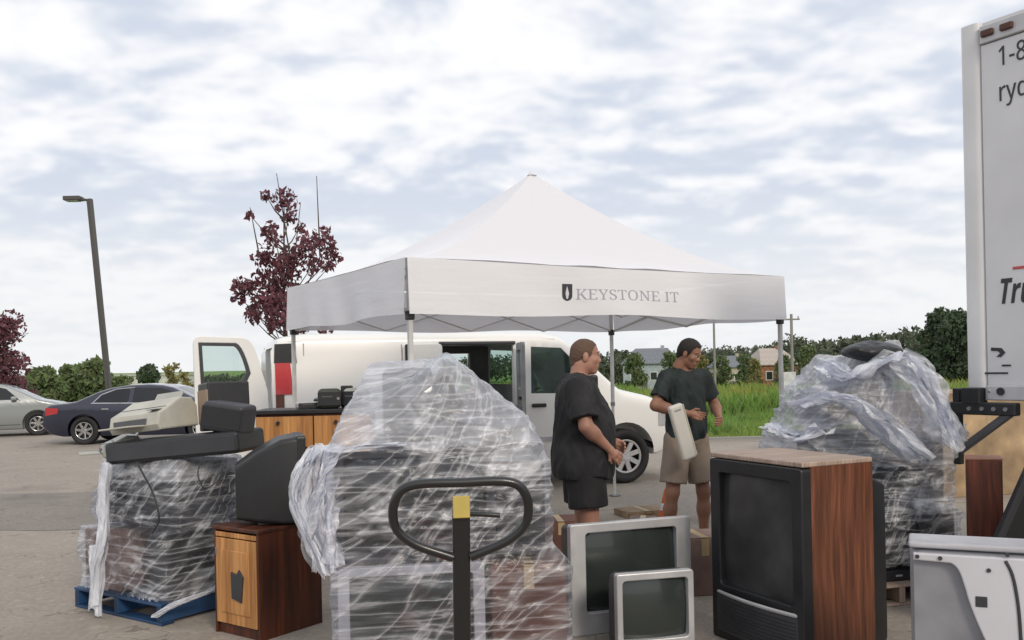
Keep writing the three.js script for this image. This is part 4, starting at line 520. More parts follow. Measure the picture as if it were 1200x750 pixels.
  part('axle', [rod(V3(-0.08, 0.09, -0.02), V3(0.08, 0.09, -0.02), 0.015), rod(V3(0, 0.09, -0.02), V3(0, 0.22, -0.02), 0.03), box(0.54, 0.16, 0.05, 0, 0.16, -0.14, 0.01)], mat.charcoal, jk);
}
{ // left pallet
  const P = [-2.40, 0, -6.62], th = -34 * RAD, q = L2W(P, th), on = (x, y, z) => { const [a, b] = q(x, z); return [a, y, b]; };
  pallet('blue painted pallet under the wrapped left stack', P, th, 1.0, 1.1, mat.blue);
  const y1 = 0.142, a = crt('television', 'black television on the blue pallet, its screen to the right', on(0.24, y1, 0.08), th + Math.PI / 2, { w: 0.82, h: 0.46, d: 0.48, frame: mat.black, shell: mat.black, screen: mat.glass });
  const b = carton('reddish brown carton on the blue pallet under film', on(-0.26, y1, 0.18), th, 0.42, 0.42, 0.6, mat.cardPink), b2 = carton('brown carton at the back of the blue pallet', on(-0.26, y1, -0.32), th, 0.4, 0.4, 0.36, mat.card);
  const y2 = 0.605, c = device('stereo_receiver', 'wide black receiver in the middle of the wrapped left stack', 'stereo', on(0.05, y2, 0.12), th + 0.1, 0.8, 0.16, 0.6, mat.charcoal, {}), c2 = device('video_recorder', 'slim dark recorder lying on the wide receiver of the left stack', 'recorder', on(0.02, y2 + 0.165, 0.1), th - 0.05, 0.7, 0.12, 0.56, mat.black);
  const y3 = y2 + 0.165 + 0.125, d = device('video_recorder', 'dark grey recorder at the top of the wrapped left stack', 'recorder', on(0, y3, 0.08), th + 0.06, 0.72, 0.12, 0.55, mat.slate);
  const C = V3(P[0], 0.6, P[2]), fl = filmWrap('clear stretch film round the left stack on the blue pallet', C, [[...corners(a), ...corners(b), ...corners(b2)], [...corners(c), ...corners(c2), ...corners(d)]], { y0: 0.15, phi0: -1.0, seed: 4.2, amp: 0.026, smooth: 5, drape: 0.92, nx: 320, ny: 200 });
  bunch(fl, [at(128, 545, 6.2), at(124, 585, 6.2), at(122, 630, 6.15), at(114, 665, 6.15), at(112, 712, 6.1)], 0.085, 15, FILMW, 5); bunch(fl, [at(108, 640, 6.2), at(110, 680, 6.15), at(116, 722, 6.1)], 0.045, 18, FILMW, 4); bunch(fl, [at(180, 722, 5.85), at(210, 706, 5.85), at(248, 690, 5.95), at(275, 672, 6.05)], 0.045, 21, FILMW, 4);
  // loose things piled on top
  const y4 = y3 + 0.16;
  device('keyboard_stand', 'long black flat electronics chassis lying across the left stack', 'electronics', on(0.27, y4, 0.16), th + 0.42, 0.98, 0.15, 0.42, mat.black, { front: mat.charcoal, roll: 0.08, plain: true, r: 0.03 });
  printer('cream desktop printer tilted on top of the left stack', on(-0.04, y4 + 0.172, 0.2), th + 0.1, 0.5, 0.22, 0.36, mat.cream, { roll: 0.1 });
  printer('pale green grey printer at the left end of the left stack', on(-0.38, y3 + 0.15, 0.24), th - 0.5, 0.3, 0.15, 0.28, mat.cream2);
  device('computer_tower', 'black computer with tan end panel on top of the left stack', 'computer', on(0.33, y4 + 0.165, -0.12), th - 0.35, 0.22, 0.34, 0.3, mat.black, { front: std(0.4, 0.28, 0.19, 0.7), plain: true, roll: 0.08 });
  device('speaker_box', 'low black speaker box beside the tan ended computer', 'speaker', on(0.6, y4 + 0.172, 0.08), th + 0.4, 0.3, 0.2, 0.22, mat.charcoal, { front: mat.black, plain: true, r: 0.03, roll: -0.15 });
}
{ // loose cables hanging over the left stack
  const cab = (label, pts, r) => { const o = pts[0].clone(); o.y = 0; return single('cable', tube(pts.map((v) => v.clone().sub(o)), r, 60, 6), mat.black, label, 'cable', o.toArray(), 0, 'loose cables'); };
  cab('black cable drooping from the chassis down the left stack', [at(160, 542, 6.0), at(168, 556, 5.92), at(180, 580, 5.86), at(186, 610, 5.84), at(178, 625, 5.84)], 0.006);
  cab('black cable looped at the right side of the left stack', [at(262, 540, 5.98), at(256, 562, 5.9), at(240, 572, 5.86), at(232, 556, 5.86), at(238, 536, 5.96)], 0.005);
}
{ // cabinet with a dark monitor on it
  const t = thing('cabinet', 'small wooden cabinet with a light front and dark sides', 'cabinet', [-1.58, 0, -5.83], -35.6 * RAD), w = 0.43, d = 0.5, h = 0.65;
  part('side_panel', box(0.02, h, d, -w / 2 + 0.01, h / 2, 0, 0.003), mat.woodDark, t); part('side_panel', box(0.02, h, d, w / 2 - 0.01, h / 2, 0, 0.003), mat.woodDark, t); part('top', box(w + 0.02, 0.025, d + 0.02, 0, h + 0.012, 0, 0.006), mat.woodDark, t); part('back_panel', box(w - 0.04, h - 0.02, 0.01, 0, h / 2, -d / 2 + 0.01), mat.woodDark, t); part('plinth', box(w - 0.04, 0.06, d - 0.03, 0, 0.03, 0), mat.woodDark, t); part('shelf', box(w - 0.04, 0.018, d - 0.04, 0, 0.33, 0), mat.woodDark, t);
  for (const [y, hh] of [[0.335, 0.53]]) { const dr = part('door', box(w - 0.045, hh, 0.02, 0, y, d / 2 - 0.004, 0.005), mat.woodLight, t); part('door_panel', box(w - 0.16, hh - 0.14, 0.012, 0, y, d / 2 + 0.008, 0.005), mat.woodLight, dr); part('handle_plate', extrude(poly([[-0.05, 0.24], [0.04, 0.22], [0.06, 0.38], [0.02, 0.42], [0.0, 0.39], [-0.055, 0.4]]), 0.012, 0.002).translate(0.03, 0, d / 2 + 0.012), mat.charcoal, dr); part('hinge', box(0.012, 0.05, 0.012, -w / 2 + 0.03, y + 0.18, d / 2 + 0.006), mat.steel, dr); }
  part('drawer_rail', box(w - 0.045, 0.03, 0.018, 0, 0.622, d / 2 - 0.004, 0.004), mat.woodLight, t);
  crt('monitor', 'dark grey tube monitor on the small wooden cabinet, seen from behind', [-1.56, 0.676, -5.83], -35.6 * RAD + 2.5, { w: 0.43, h: 0.55, d: 0.42, frame: mat.black, shell: mat.black, side: 0.04, cat: 'monitor' });
}
{ // tall cabinet behind the left stack, with small electronics on it
  const x0 = gx(296, 7.7), x1 = gx(430, 7.7), w = x1 - x0, h = 1.27, d = 0.5, X = (x0 + x1) / 2 + 0.03, t = thing('media_cabinet', 'tall light wood cabinet with black top behind the left stack', 'cabinet', [X, 0, -7.98], 4 * RAD);
  part('carcass', box(w, h, d - 0.02, 0, h / 2, -0.01, 0.005), mat.woodDark, t); part('top', box(w + 0.03, 0.035, d + 0.03, 0, h + 0.018, 0, 0.006), mat.black, t);
  for (const s of [-1, 1]) for (const [y, hh] of [[1.12, 0.26], [0.75, 0.44], [0.28, 0.44]]) { const dr = part('door', box(w / 2 - 0.012, hh, 0.02, s * w / 4, y, d / 2 - 0.01, 0.004), mat.woodLight, t); part('knob', new THREE.CylinderGeometry(0.016, 0.014, 0.025, 14).rotateX(Math.PI / 2).translate(s * w / 4 - 0.05, y + hh * 0.3, d / 2 + 0.012), mat.black, dr); }
  const yt = h + 0.037;
  device('radio', 'dark green portable radio on the tall cabinet', 'radio', [X + 0.13, yt, -7.88], 0.2, 0.2, 0.17, 0.18, std(0.05, 0.06, 0.045, 0.6), { r: 0.04 }); device('radio', 'beige grey clock radio at the right on the tall cabinet', 'radio', [X + 0.36, yt, -7.9], -0.3, 0.19, 0.17, 0.18, mat.cream2, { r: 0.04 });
  device('speaker', 'small black speaker between the radios on the tall cabinet', 'speaker', [X + 0.25, yt, -8.05], 0.1, 0.1, 0.19, 0.12, mat.black); device('telephone', 'low grey telephone base left on the tall cabinet', 'telephone', [X - 0.06, yt, -7.9], 0.4, 0.2, 0.06, 0.16, mat.lightgrey, { r: 0.02 }); device('modem', 'small pale grey modem box at the middle of the tall cabinet', 'modem', [X + 0.04, yt, -8.07], -0.2, 0.15, 0.09, 0.1, mat.grey, { r: 0.015 });
}
// two silver televisions in front of the man in black
crt('television', 'large silver framed television standing on the ground', [0.635, 0, -5.83], 18 * RAD, { w: 0.81, h: 0.67, d: 0.5, frame: mat.silver, shell: mat.charcoal, screen: mat.glassGreen, side: 0.1, top: 0.055, bottom: 0.13 }, 'silver televisions');
crt('television', 'small silver framed television in front of the large silver one', [0.735, 0, -5.31], 13 * RAD, { w: 0.46, h: 0.46, d: 0.4, frame: mat.silver, shell: mat.charcoal, screen: mat.glassGreen, side: 0.035, top: 0.04, bottom: 0.085 }, 'silver televisions');
{ // big wooden console television
  const t = thing('console_television', 'big wood sided console television with black front', 'television', [1.57, 0, -5.24], -63.9 * RAD), w = 0.76, d = 0.51, h = 1.09;
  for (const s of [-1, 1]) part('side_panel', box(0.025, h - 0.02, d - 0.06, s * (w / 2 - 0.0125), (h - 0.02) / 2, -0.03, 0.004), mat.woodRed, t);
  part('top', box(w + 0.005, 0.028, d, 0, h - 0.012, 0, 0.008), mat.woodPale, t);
  const fr = rrShape(w, h - 0.03, 0.025, 0, (h - 0.03) / 2); fr.holes.push(rrShape(w - 0.16, 0.66, 0.03, 0, 0.65, THREE.Path)); part('front_frame', uvBox(extrude(fr, 0.07, 0.008)).translate(0, 0, d / 2 - 0.065), mat.black, t);
  part('screen', grid(20, 16, (u, v) => { const x = u - 0.5, y = v - 0.5; return V3(x * (w - 0.15), 0.65 + y * 0.67, d / 2 - 0.02 - 0.05 * (x * x + y * y)); }), phys(0.06, 0.061, 0.065, 0.36, { map: M2, clearcoat: 0.2, clearcoatRoughness: 0.25 }), t); part('inner_mask', box(w - 0.1, 0.72, 0.02, 0, 0.65, d / 2 - 0.075), mat.black, t);
  part('chrome_trim', grid(24, 4, (u, v) => { const x = u - 0.5; return V3(x * (w - 0.1), 0.262 + v * 0.022 - 0.0, d / 2 + 0.008 + 0.028 * (1 - 4 * x * x) - Math.abs(v - 0.5) * 0.012); }), mat.silver, t);
  part('speaker_panel', grid(24, 6, (u, v) => { const x = u - 0.5; return V3(x * (w - 0.08), 0.05 + v * 0.21, d / 2 + 0.004 + 0.026 * (1 - 4 * x * x)); }), mat.charcoal, t); for (let k = 0; k < 9; k++) part('grille_bar', grid(16, 1, (u, v) => { const x = u - 0.5; return V3(x * (w - 0.12), 0.07 + k * 0.02 + v * 0.006, d / 2 + 0.008 + 0.026 * (1 - 4 * x * x)); }), mat.black, t);
  part('plinth', box(w - 0.02, 0.06, d - 0.04, 0, 0.03, -0.02), mat.black, t); part('floor_panel', box(w - 0.05, 0.02, d - 0.08, 0, 0.08, -0.02), mat.woodDark, t);
  part('back_cover', loftRings([[-d / 2 + 0.005, w - 0.03, h - 0.12, (h - 0.12) / 2 + 0.02], [-d / 2 - 0.12, w - 0.06, h - 0.2, (h - 0.2) / 2 + 0.05], [-d / 2 - 0.2, w - 0.2, h - 0.42, (h - 0.42) / 2 + 0.1]], 0.03), mat.black, t);
  for (let k = 0; k < 8; k++) part('vent_slot', box(0.36, 0.01, 0.01, 0, 0.62 + k * 0.03, -d / 2 - 0.2, 0.003), mat.charcoal, t);
}
{ // right pallet
  const P = [2.42, 0, -6.5], th = 14 * RAD, q = L2W(P, th), on = (x, y, z) => { const [a, b] = q(x, z); return [a, y, b]; };
  pallet('wooden pallet under the wrapped right stack beside the truck', P, th, 1.05, 1.0, mat.woodPale);
  const y1 = 0.142, a = crt('television', 'black television at the lower left of the wrapped right stack', on(-0.16, y1, 0.15), th, { w: 0.68, h: 0.5, d: 0.52 }), b = device('computer_tower', 'black computer tower at the lower right of the wrapped right stack', 'computer', on(0.38, y1, 0.12), th, 0.28, 0.46, 0.5, mat.black), b2 = device('stereo_receiver', 'black receiver at the back of the wrapped right stack', 'stereo', on(0.1, y1, -0.34), th, 0.6, 0.45, 0.3, mat.charcoal);
  const y2 = 0.66, c = crt('television', 'dark grey television in the middle of the wrapped right stack', on(-0.12, y2, 0.06), th - 0.2, { w: 0.74, h: 0.5, d: 0.5, frame: mat.slate, shell: mat.slate }), c2 = device('computer_tower', 'dark computer tower on the right of the wrapped right stack', 'computer', on(0.39, y2, 0.08), th, 0.2, 0.42, 0.46, mat.charcoal);
  const y3 = y2 + 0.51, f = device('printer', 'grey printer tilted under the film of the right stack', 'printer', on(-0.12, y3 + 0.03, 0.02), th, 0.46, 0.26, 0.4, mat.midgrey, { roll: 0.2, r: 0.03 }), g = crt('monitor', 'pale grey monitor on top of the right stack', on(0.1, y3 + 0.04, -0.05), th + 0.7, { w: 0.36, h: 0.34, d: 0.34, frame: mat.lightgrey, shell: mat.midgrey, side: 0.03, cat: 'monitor', roll: -0.2 });
  const C = V3(P[0], 0.9, P[2]), pk1 = at(1048, 405, 6.45), pk2 = at(962, 425, 6.5), low = [...corners(a), ...corners(b), ...corners(b2)], mid = [...corners(c), ...corners(c2)], tp = [...mid.filter((p) => p.y > 0.9), ...corners(f), ...corners(g)];
  const fl = filmWrap('clear stretch film heaped over the right stack beside the truck', C, [low, mid, [...tp, pk1], [...tp.filter((p) => p.x < P[0] + 0.15), pk2], [...mid, at(905, 505, 6.3), at(900, 530, 6.3)], [...mid.filter((p) => p.y > 0.8), at(1122, 500, 6.4), at(1118, 520, 6.2)]], { y0: 0.16, phi0: -0.95, seed: 7.7, amp: 0.038, smooth: 8, drape: 0.9, nx: 340, ny: 220 });
  bunch(fl, [at(960, 425, 6.3), at(990, 440, 6.1), at(1030, 418, 6.1), at(1052, 415, 6.2)], 0.187, 31, FILMD, 3); bunch(fl, [at(1052, 412, 6.2), at(1075, 440, 6.05), at(1095, 480, 6.0), at(1115, 520, 5.95)], 0.170, 37, FILMD, 3); bunch(fl, [at(935, 480, 6.1), at(980, 470, 5.95), at(1030, 500, 5.9), at(1075, 540, 5.9)], 0.204, 41, FILMD, 3); bunch(fl, [at(900, 500, 6.2), at(930, 510, 6.1), at(960, 500, 6.0)], 0.153, 44, FILMD, 3);
  single('black_bag', new THREE.IcosahedronGeometry(0.16, 5).scale(1.3, 0.42, 0.9), mat.black, 'crumpled black plastic bag on the peak of the right stack', 'bag', at(1022, 412, 6.25).toArray(), 0.3);
}
{ const m = scene.children[scene.children.length - 1], p = m.geometry.attributes.position; for (let i = 0; i < p.count; i++) { const v = V3().fromBufferAttribute(p, i), n = 0.75 + 0.6 * fbm(v.x * 9, v.y * 14, v.z * 9, 3); p.setXYZ(i, v.x * n, v.y * n, v.z * n); } m.geometry.computeVertexNormals(); }
{ // things by the truck
  const t = thing('speaker_cabinet', 'tall reddish brown wooden speaker cabinet standing by the truck', 'speaker', [2.95, 0, -5.74], -25 * RAD); part('case', box(0.2, 0.99, 0.22, 0, 0.495, 0, 0.006), std(0.75, 0.5, 0.42, 0.5, { map: WOODRED }), t); part('top_cap', box(0.205, 0.012, 0.225, 0, 0.996, 0, 0.003), std(0.3, 0.14, 0.09, 0.6), t); part('grille', box(0.17, 0.6, 0.008, 0, 0.62, -0.112, 0.002), mat.black, t); part('woofer', new THREE.CylinderGeometry(0.07, 0.07, 0.02, 24).rotateX(Math.PI / 2).translate(0, 0.45, -0.115), mat.charcoal, t);
  const p = thing('flat_panel', 'black flat screen tipped on its corner beside the reddish speaker cabinet', 'screen', [2.68, 0.29, -5.36], 0); p.rotation.set(0, -6 * RAD, -0.42, 'YXZ'); part('frame', box(0.7, 1.0, 0.07, 0.35, 0.5, 0, 0.015), mat.black, p); part('screen', box(0.62, 0.86, 0.006, 0.35, 0.53, 0.036, 0.002), mat.blackGloss, p); part('stand_socket', box(0.2, 0.05, 0.1, 0.35, 0.03, -0.03, 0.01), mat.charcoal, p);
  carton('large tan cardboard bin beyond the truck', [5.5, 0, -11.3], 0.2, 1.25, 1.22, 1.1, std(0.58, 0.41, 0.24, 0.9, { map: M2 })); carton('second large tan cardboard bin beyond the truck, further right', [6.95, 0, -11.6], -0.12, 1.2, 1.18, 1.1, std(0.56, 0.38, 0.22, 0.9, { map: M2 }));
}
{ // grey machine at the lower right corner
  const t = thing('copier_housing', 'pale grey plastic machine housing at the lower right corner', 'machine', [2.16, 0, -3.92], -24 * RAD), w = 0.86, h = 0.8, d = 0.2;
  part('body', loftRings([[-d / 2, w, h, h / 2], [d / 2 - 0.03, w, h, h / 2], [d / 2, w - 0.03, h - 0.03, h / 2]], 0.035), mat.midgrey, t); part('top_lip', box(w + 0.01, 0.028, d + 0.02, 0, h + 0.012, 0, 0.012), mat.lightgrey, t);
  const s = new THREE.Shape(); s.moveTo(w / 2 - 0.01, 0.02); s.lineTo(w / 2 - 0.01, h - 0.02); s.lineTo(-0.415, h - 0.02); s.lineTo(-0.415, h - 0.05); s.lineTo(-0.27, h - 0.055); s.bezierCurveTo(-0.235, h - 0.07, -0.23, h - 0.11, -0.215, h - 0.16); s.bezierCurveTo(-0.19, h - 0.28, -0.13, 0.4, -0.05, 0.2); s.lineTo(0.02, 0.02); s.lineTo(w / 2 - 0.01, 0.02);
  part('raised_panel', uvBox(extrude(s, 0.035, 0.006, 14)).translate(0, 0, d / 2 - 0.004), std(0.6, 0.6, 0.64, 0.5, { map: M0 }), t);
  part('seam', tube([V3(-0.062, h - 0.03, d / 2 + 0.03), V3(-0.04, h - 0.08, d / 2 + 0.031), V3(-0.02, h - 0.2, d / 2 + 0.031), V3(-0.008, h - 0.45, d / 2 + 0.031), V3(0.0, 0.03, d / 2 + 0.031)], 0.0075, 50, 6), mat.charcoal, t);
  part('port', box(0.045, 0.045, 0.006, -0.155, h - 0.21, d / 2 + 0.032, 0.003), mat.charcoal, t); for (const [x, y] of [[-0.125, h - 0.075], [-0.055, h - 0.006], [-0.4, h - 0.034], [-0.31, h - 0.036]]) part('screw', new THREE.CylinderGeometry(0.009, 0.009, 0.012, 12).rotateX(Math.PI / 2).translate(x, y, d / 2 + 0.03), mat.charcoal, t);
}
{ // small things on the ground under the tent
  carton('flattened brown carton on the ground behind the tent leg', [gx(752, 9.9), 0, -9.9], 0.3, 0.5, 0.06, 0.36, mat.card); carton('small pale carton beside the flattened brown one', [gx(752, 9.2), 0, -9.1], -0.2, 0.26, 0.1, 0.22, mat.cardPink); carton('brown carton behind the man in black', [gx(655, 7.7), 0, -7.7], 0.1, 0.42, 0.34, 0.36, mat.cardMaroon);
  carton('tan carton standing between the silver and the wooden televisions', [1.30, 0, -6.55], 0.15, 0.3, 0.4, 0.34, mat.cardPink);
  device('subwoofer', 'black box standing on the ground beside the shorts of the man with the panel', 'speaker', [gx(822, 7.6), 0, -7.6], 0.2, 0.2, 0.22, 0.24, mat.black);
  const c = thing('traffic_cone', 'small orange traffic cone behind the man with the panel', 'cone', [gx(783, 9.4), 0, -9.4], 0); part('cone', new THREE.LatheGeometry([[0.11, 0.02], [0.1, 0.05], [0.035, 0.33], [0.028, 0.345], [0, 0.345]].map(([a, b]) => new THREE.Vector2(a, b)), 28), mat.orange, c); part('base', box(0.3, 0.025, 0.3, 0, 0.0135, 0, 0.008), mat.orange, c); part('collar', new THREE.CylinderGeometry(0.0665, 0.085, 0.07, 28, 1, true).translate(0, 0.165, 0), mat.white, c);
}

/* ------------------------------------------------------------ people */
function sdfGeo(fn, lo, hi, cell) {   // surface nets
  const n = [0, 1, 2].map((k) => Math.ceil((hi[k] - lo[k]) / cell) + 1), [nx, ny, nz] = n, F = new Float32Array(nx * ny * nz), id = (i, j, k) => i + nx * (j + ny * k);
  for (let k = 0; k < nz; k++) for (let j = 0; j < ny; j++) for (let i = 0; i < nx; i++) F[id(i, j, k)] = fn(lo[0] + i * cell, lo[1] + j * cell, lo[2] + k * cell);
  const V = new Int32Array(nx * ny * nz).fill(-1), pos = [], idx = [];
  for (let k = 0; k < nz - 1; k++) for (let j = 0; j < ny - 1; j++) for (let i = 0; i < nx - 1; i++) {
    let x = 0, y = 0, z = 0, c = 0; const f = [];
    for (let q = 0; q < 8; q++) f.push(F[id(i + (q & 1), j + (q >> 1 & 1), k + (q >> 2))]);
    for (let a = 0; a < 8; a++) for (const s of [1, 2, 4]) { const b = a | s; if (b === a) continue; if ((f[a] < 0) !== (f[b] < 0)) { const t = f[a] / (f[a] - f[b]); x += (a & 1) + (s === 1 ? t : 0); y += (a >> 1 & 1) + (s === 2 ? t : 0); z += (a >> 2) + (s === 4 ? t : 0); c++; } }
    if (c) { V[id(i, j, k)] = pos.length / 3; pos.push(lo[0] + (i + x / c) * cell, lo[1] + (j + y / c) * cell, lo[2] + (k + z / c) * cell); }
  }
  for (let k = 1; k < nz - 1; k++) for (let j = 1; j < ny - 1; j++) for (let i = 1; i < nx - 1; i++) {
    const a = F[id(i, j, k)] < 0, q = (A, B, C, D, fl) => { if (A < 0 || B < 0 || C < 0 || D < 0) return; fl ? idx.push(A, B, C, A, C, D) : idx.push(A, C, B, A, D, C); };
    if (a !== (F[id(i + 1, j, k)] < 0)) q(V[id(i, j - 1, k - 1)], V[id(i, j, k - 1)], V[id(i, j, k)], V[id(i, j - 1, k)], a);
    if (a !== (F[id(i, j + 1, k)] < 0)) q(V[id(i - 1, j, k - 1)], V[id(i - 1, j, k)], V[id(i, j, k)], V[id(i, j, k - 1)], a);
    if (a !== (F[id(i, j, k + 1)] < 0)) q(V[id(i - 1, j - 1, k)], V[id(i, j - 1, k)], V[id(i, j, k)], V[id(i - 1, j, k)], a);
  }
  const g = new THREE.BufferGeometry(), nr = new Float32Array(pos.length), e = cell * 0.6; g.setAttribute('position', new THREE.Float32BufferAttribute(pos, 3)); g.setIndex(idx);
  for (let i = 0; i < pos.length; i += 3) { const [x, y, z] = [pos[i], pos[i + 1], pos[i + 2]], v = V3(fn(x + e, y, z) - fn(x - e, y, z), fn(x, y + e, z) - fn(x, y - e, z), fn(x, y, z + e) - fn(x, y, z - e)).normalize(); nr[i] = v.x; nr[i + 1] = v.y; nr[i + 2] = v.z; }
  g.setAttribute('normal', new THREE.BufferAttribute(nr, 3)); const uv = new Float32Array(pos.length / 3 * 2); for (let i = 0; i < uv.length / 2; i++) { uv[2 * i] = pos[3 * i] + pos[3 * i + 2]; uv[2 * i + 1] = pos[3 * i + 1]; } g.setAttribute('uv', new THREE.BufferAttribute(uv, 2)); return g;
}
const cap = (a, b, ra, rb) => { const bx = b[0] - a[0], by = b[1] - a[1], bz = b[2] - a[2], l = bx * bx + by * by + bz * bz; return (x, y, z) => { const px = x - a[0], py = y - a[1], pz = z - a[2], h = clamp((px * bx + py * by + pz * bz) / l); return Math.hypot(px - bx * h, py - by * h, pz - bz * h) - lerp(ra, rb, h); }; };
const ell = (c, r) => (x, y, z) => { const px = x - c[0], py = y - c[1], pz = z - c[2], k0 = Math.hypot(px / r[0], py / r[1], pz / r[2]), k1 = Math.hypot(px / r[0] ** 2, py / r[1] ** 2, pz / r[2] ** 2); return k1 < 1e-6 ? -Math.min(...r) : k0 * (k0 - 1) / k1; };
const smin = (a, b, k) => { const h = Math.max(k - Math.abs(a - b), 0) / k; return Math.min(a, b) - h * h * k * 0.25; }, union = (fs, k) => (x, y, z) => { let d = 1e9; for (const f of fs) d = smin(d, f(x, y, z), k); return d; };
const mix3 = (a, b, t) => [lerp(a[0], b[0], t), lerp(a[1], b[1], t), lerp(a[2], b[2], t)], sub3 = (a, b) => [a[0] - b[0], a[1] - b[1], a[2] - b[2]], add3 = (a, b, s = 1) => [a[0] + b[0] * s, a[1] + b[1] * s, a[2] + b[2] * s], nrm3 = (a) => { const l = Math.hypot(...a) || 1; return a.map((v) => v / l); }, cross3 = (a, b) => [a[1] * b[2] - a[2] * b[1], a[2] * b[0] - a[0] * b[2], a[0] * b[1] - a[1] * b[0]];
function handFns(wrist, along, palm, thumbSide, curl) {   // palm, four unequal fingers with bends, thumb from the side of the palm
  const A = nrm3(along), S0 = nrm3(cross3(A, palm)), N = nrm3(cross3(S0, A)), S = S0.map((v) => v * thumbSide), P = (a, s, n) => add3(add3(add3(wrist, A, a), S, s), N, n), f = [cap(P(0, 0, 0), P(0.045, 0.004, 0), 0.027, 0.03), cap(P(0.05, 0.022, 0), P(0.088, 0.028, 0), 0.02, 0.014), cap(P(0.05, -0.018, 0), P(0.082, -0.026, 0), 0.02, 0.013), cap(P(0.05, 0, 0), P(0.088, 0, 0), 0.021, 0.015)];
  [[0.031, 0.068, 0], [0.0105, 0.078, 0.05], [-0.0105, 0.073, 0.1], [-0.03, 0.056, 0.16]].forEach(([s, len, e]) => { let p = P(0.086, s, 0), ang = 0.15 + e; for (let k = 0; k < 3; k++) { ang += curl * (0.55 + 0.25 * k); const l = len * [0.45, 0.3, 0.25][k], q = add3(add3(p, A, Math.cos(ang) * l), N, Math.sin(ang) * l); f.push(cap(p, q, 0.0092 - k * 0.0008, 0.0086 - k * 0.0008)); p = q; } });
  const t0 = P(0.022, 0.026, 0.006), t1 = P(0.052, 0.05, 0.018), t2 = P(0.08, 0.052, 0.03); f.push(cap(t0, t1, 0.0135, 0.0105), cap(t1, t2, 0.0105, 0.0085)); return f;
}
function person(label, pos, turn, c) {
  const t = thing('person', label, 'person', pos, turn), J = c.J, skin = [];
  for (const s of ['L', 'R']) skin.push(cap(J['hip' + s], J['knee' + s], 0.088 * c.bulk, 0.058), cap(J['knee' + s], mix3(J['knee' + s], J['ankle' + s], 0.4), 0.055, 0.056), cap(mix3(J['knee' + s], J['ankle' + s], 0.35), J['ankle' + s], 0.056, 0.036), cap(J['ankle' + s], add3(J['ankle' + s], [0, -0.02, 0.1]), 0.035, 0.028), cap(J['shoulder' + s], J['elbow' + s], 0.056 * c.bulk, 0.043), cap(J['elbow' + s], mix3(J['elbow' + s], J['wrist' + s], 0.3), 0.043, 0.045), cap(mix3(J['elbow' + s], J['wrist' + s], 0.25), J['wrist' + s], 0.045, 0.028));
  const torso = c.torso.map(([p, r]) => ell(p, r)); skin.push(...torso, cap(add3(J.neck, [0, -0.06, -0.02]), add3(J.neck, [0, 0.09, 0.015]), 0.066 * Math.sqrt(c.bulk), 0.056));
  const lo = [-0.55, 0, -0.5], hi = [0.55, 1.62, 0.55], body = sdfGeo(union(skin, 0.035), lo, hi, 0.013);
  // head in its own frame
  const rot = new THREE.Matrix4().makeRotationFromEuler(new THREE.Euler(c.pitch, c.yaw, c.tilt ?? 0, 'YXZ')).setPosition(...J.head);
  const headF0 = union([ell([0, 0.032, -0.012], [0.076, 0.09, 0.097]), ell([0, -0.045, 0.022], [0.06 * c.jaw, 0.075, 0.07]), ell([0, -0.098, 0.055], [0.03 * c.jaw, 0.024, 0.03]), cap([0, 0.02, 0.083], [0, -0.02, 0.099], 0.007, 0.011), cap([-0.011, -0.026, 0.09], [0.011, -0.026, 0.09], 0.008, 0.008), cap([-0.032, 0.024, 0.077], [0.032, 0.024, 0.077], 0.011, 0.011), cap([-0.019, -0.062, 0.08], [0.019, -0.062, 0.08], 0.006, 0.006), cap([-0.015, -0.074, 0.077], [0.015, -0.074, 0.077], 0.0065, 0.0065), ell([-0.043, -0.02, 0.055], [0.026, 0.026, 0.026]), ell([0.043, -0.02, 0.055], [0.026, 0.026, 0.026]), cap([0, -0.06, -0.03], [0, -0.15, -0.045], 0.06 * Math.sqrt(c.bulk), 0.062)], 0.02);
  const earsF = union([-1, 1].map((s) => ell([s * 0.08, -0.005, -0.008], [0.011, 0.033, 0.02])), 0.001), sock = union([-1, 1].map((s) => ell([s * 0.031, 0.005, 0.099], [0.019, 0.012, 0.018])), 0.001), slit = cap([-0.02, -0.068, 0.094], [0.02, -0.068, 0.094], 0.0025, 0.0025);
  const headF = (x, y, z) => { let d = smin(headF0(x, y, z), earsF(x, y, z), 0.012); const a = -sock(x, y, z), b = -slit(x, y, z); d = Math.max(d, a, b); return d; };
  const head = sdfGeo(headF, [-0.11, -0.16, -0.13], [0.11, 0.14, 0.14], 0.005).applyMatrix4(rot), parts = [body, head];
  for (const s of ['L', 'R']) { const h = c.hands[s], w = J['wrist' + s], al = h.along ?? sub3(w, J['elbow' + s]), fs = handFns(w, al, h.palm, h.thumb, h.curl); const u = union([...fs, cap(add3(w, nrm3(al), -0.03), w, 0.029, 0.026)], 0.008); parts.push(sdfGeo(u, add3(w, [-0.19, -0.19, -0.19]), add3(w, [0.19, 0.19, 0.19]), 0.0045)); }
  part('body', parts, c.skin, t);
  // eyes, brows and hair
  for (const s of [-1, 1]) { const eye = part('eye', new THREE.SphereGeometry(0.0115, 16, 12).translate(s * 0.031, 0.005, 0.0735).applyMatrix4(rot), mat.white, t); part('iris', new THREE.SphereGeometry(0.0075, 12, 8).translate(s * 0.031, 0.004, 0.0782).applyMatrix4(rot), mat.black, eye); part('eyebrow', tube([V3(s * 0.016, 0.03, 0.088), V3(s * 0.033, 0.035, 0.084), V3(s * 0.05, 0.029, 0.072)], 0.004, 10, 6).applyMatrix4(rot), c.hair, t); }
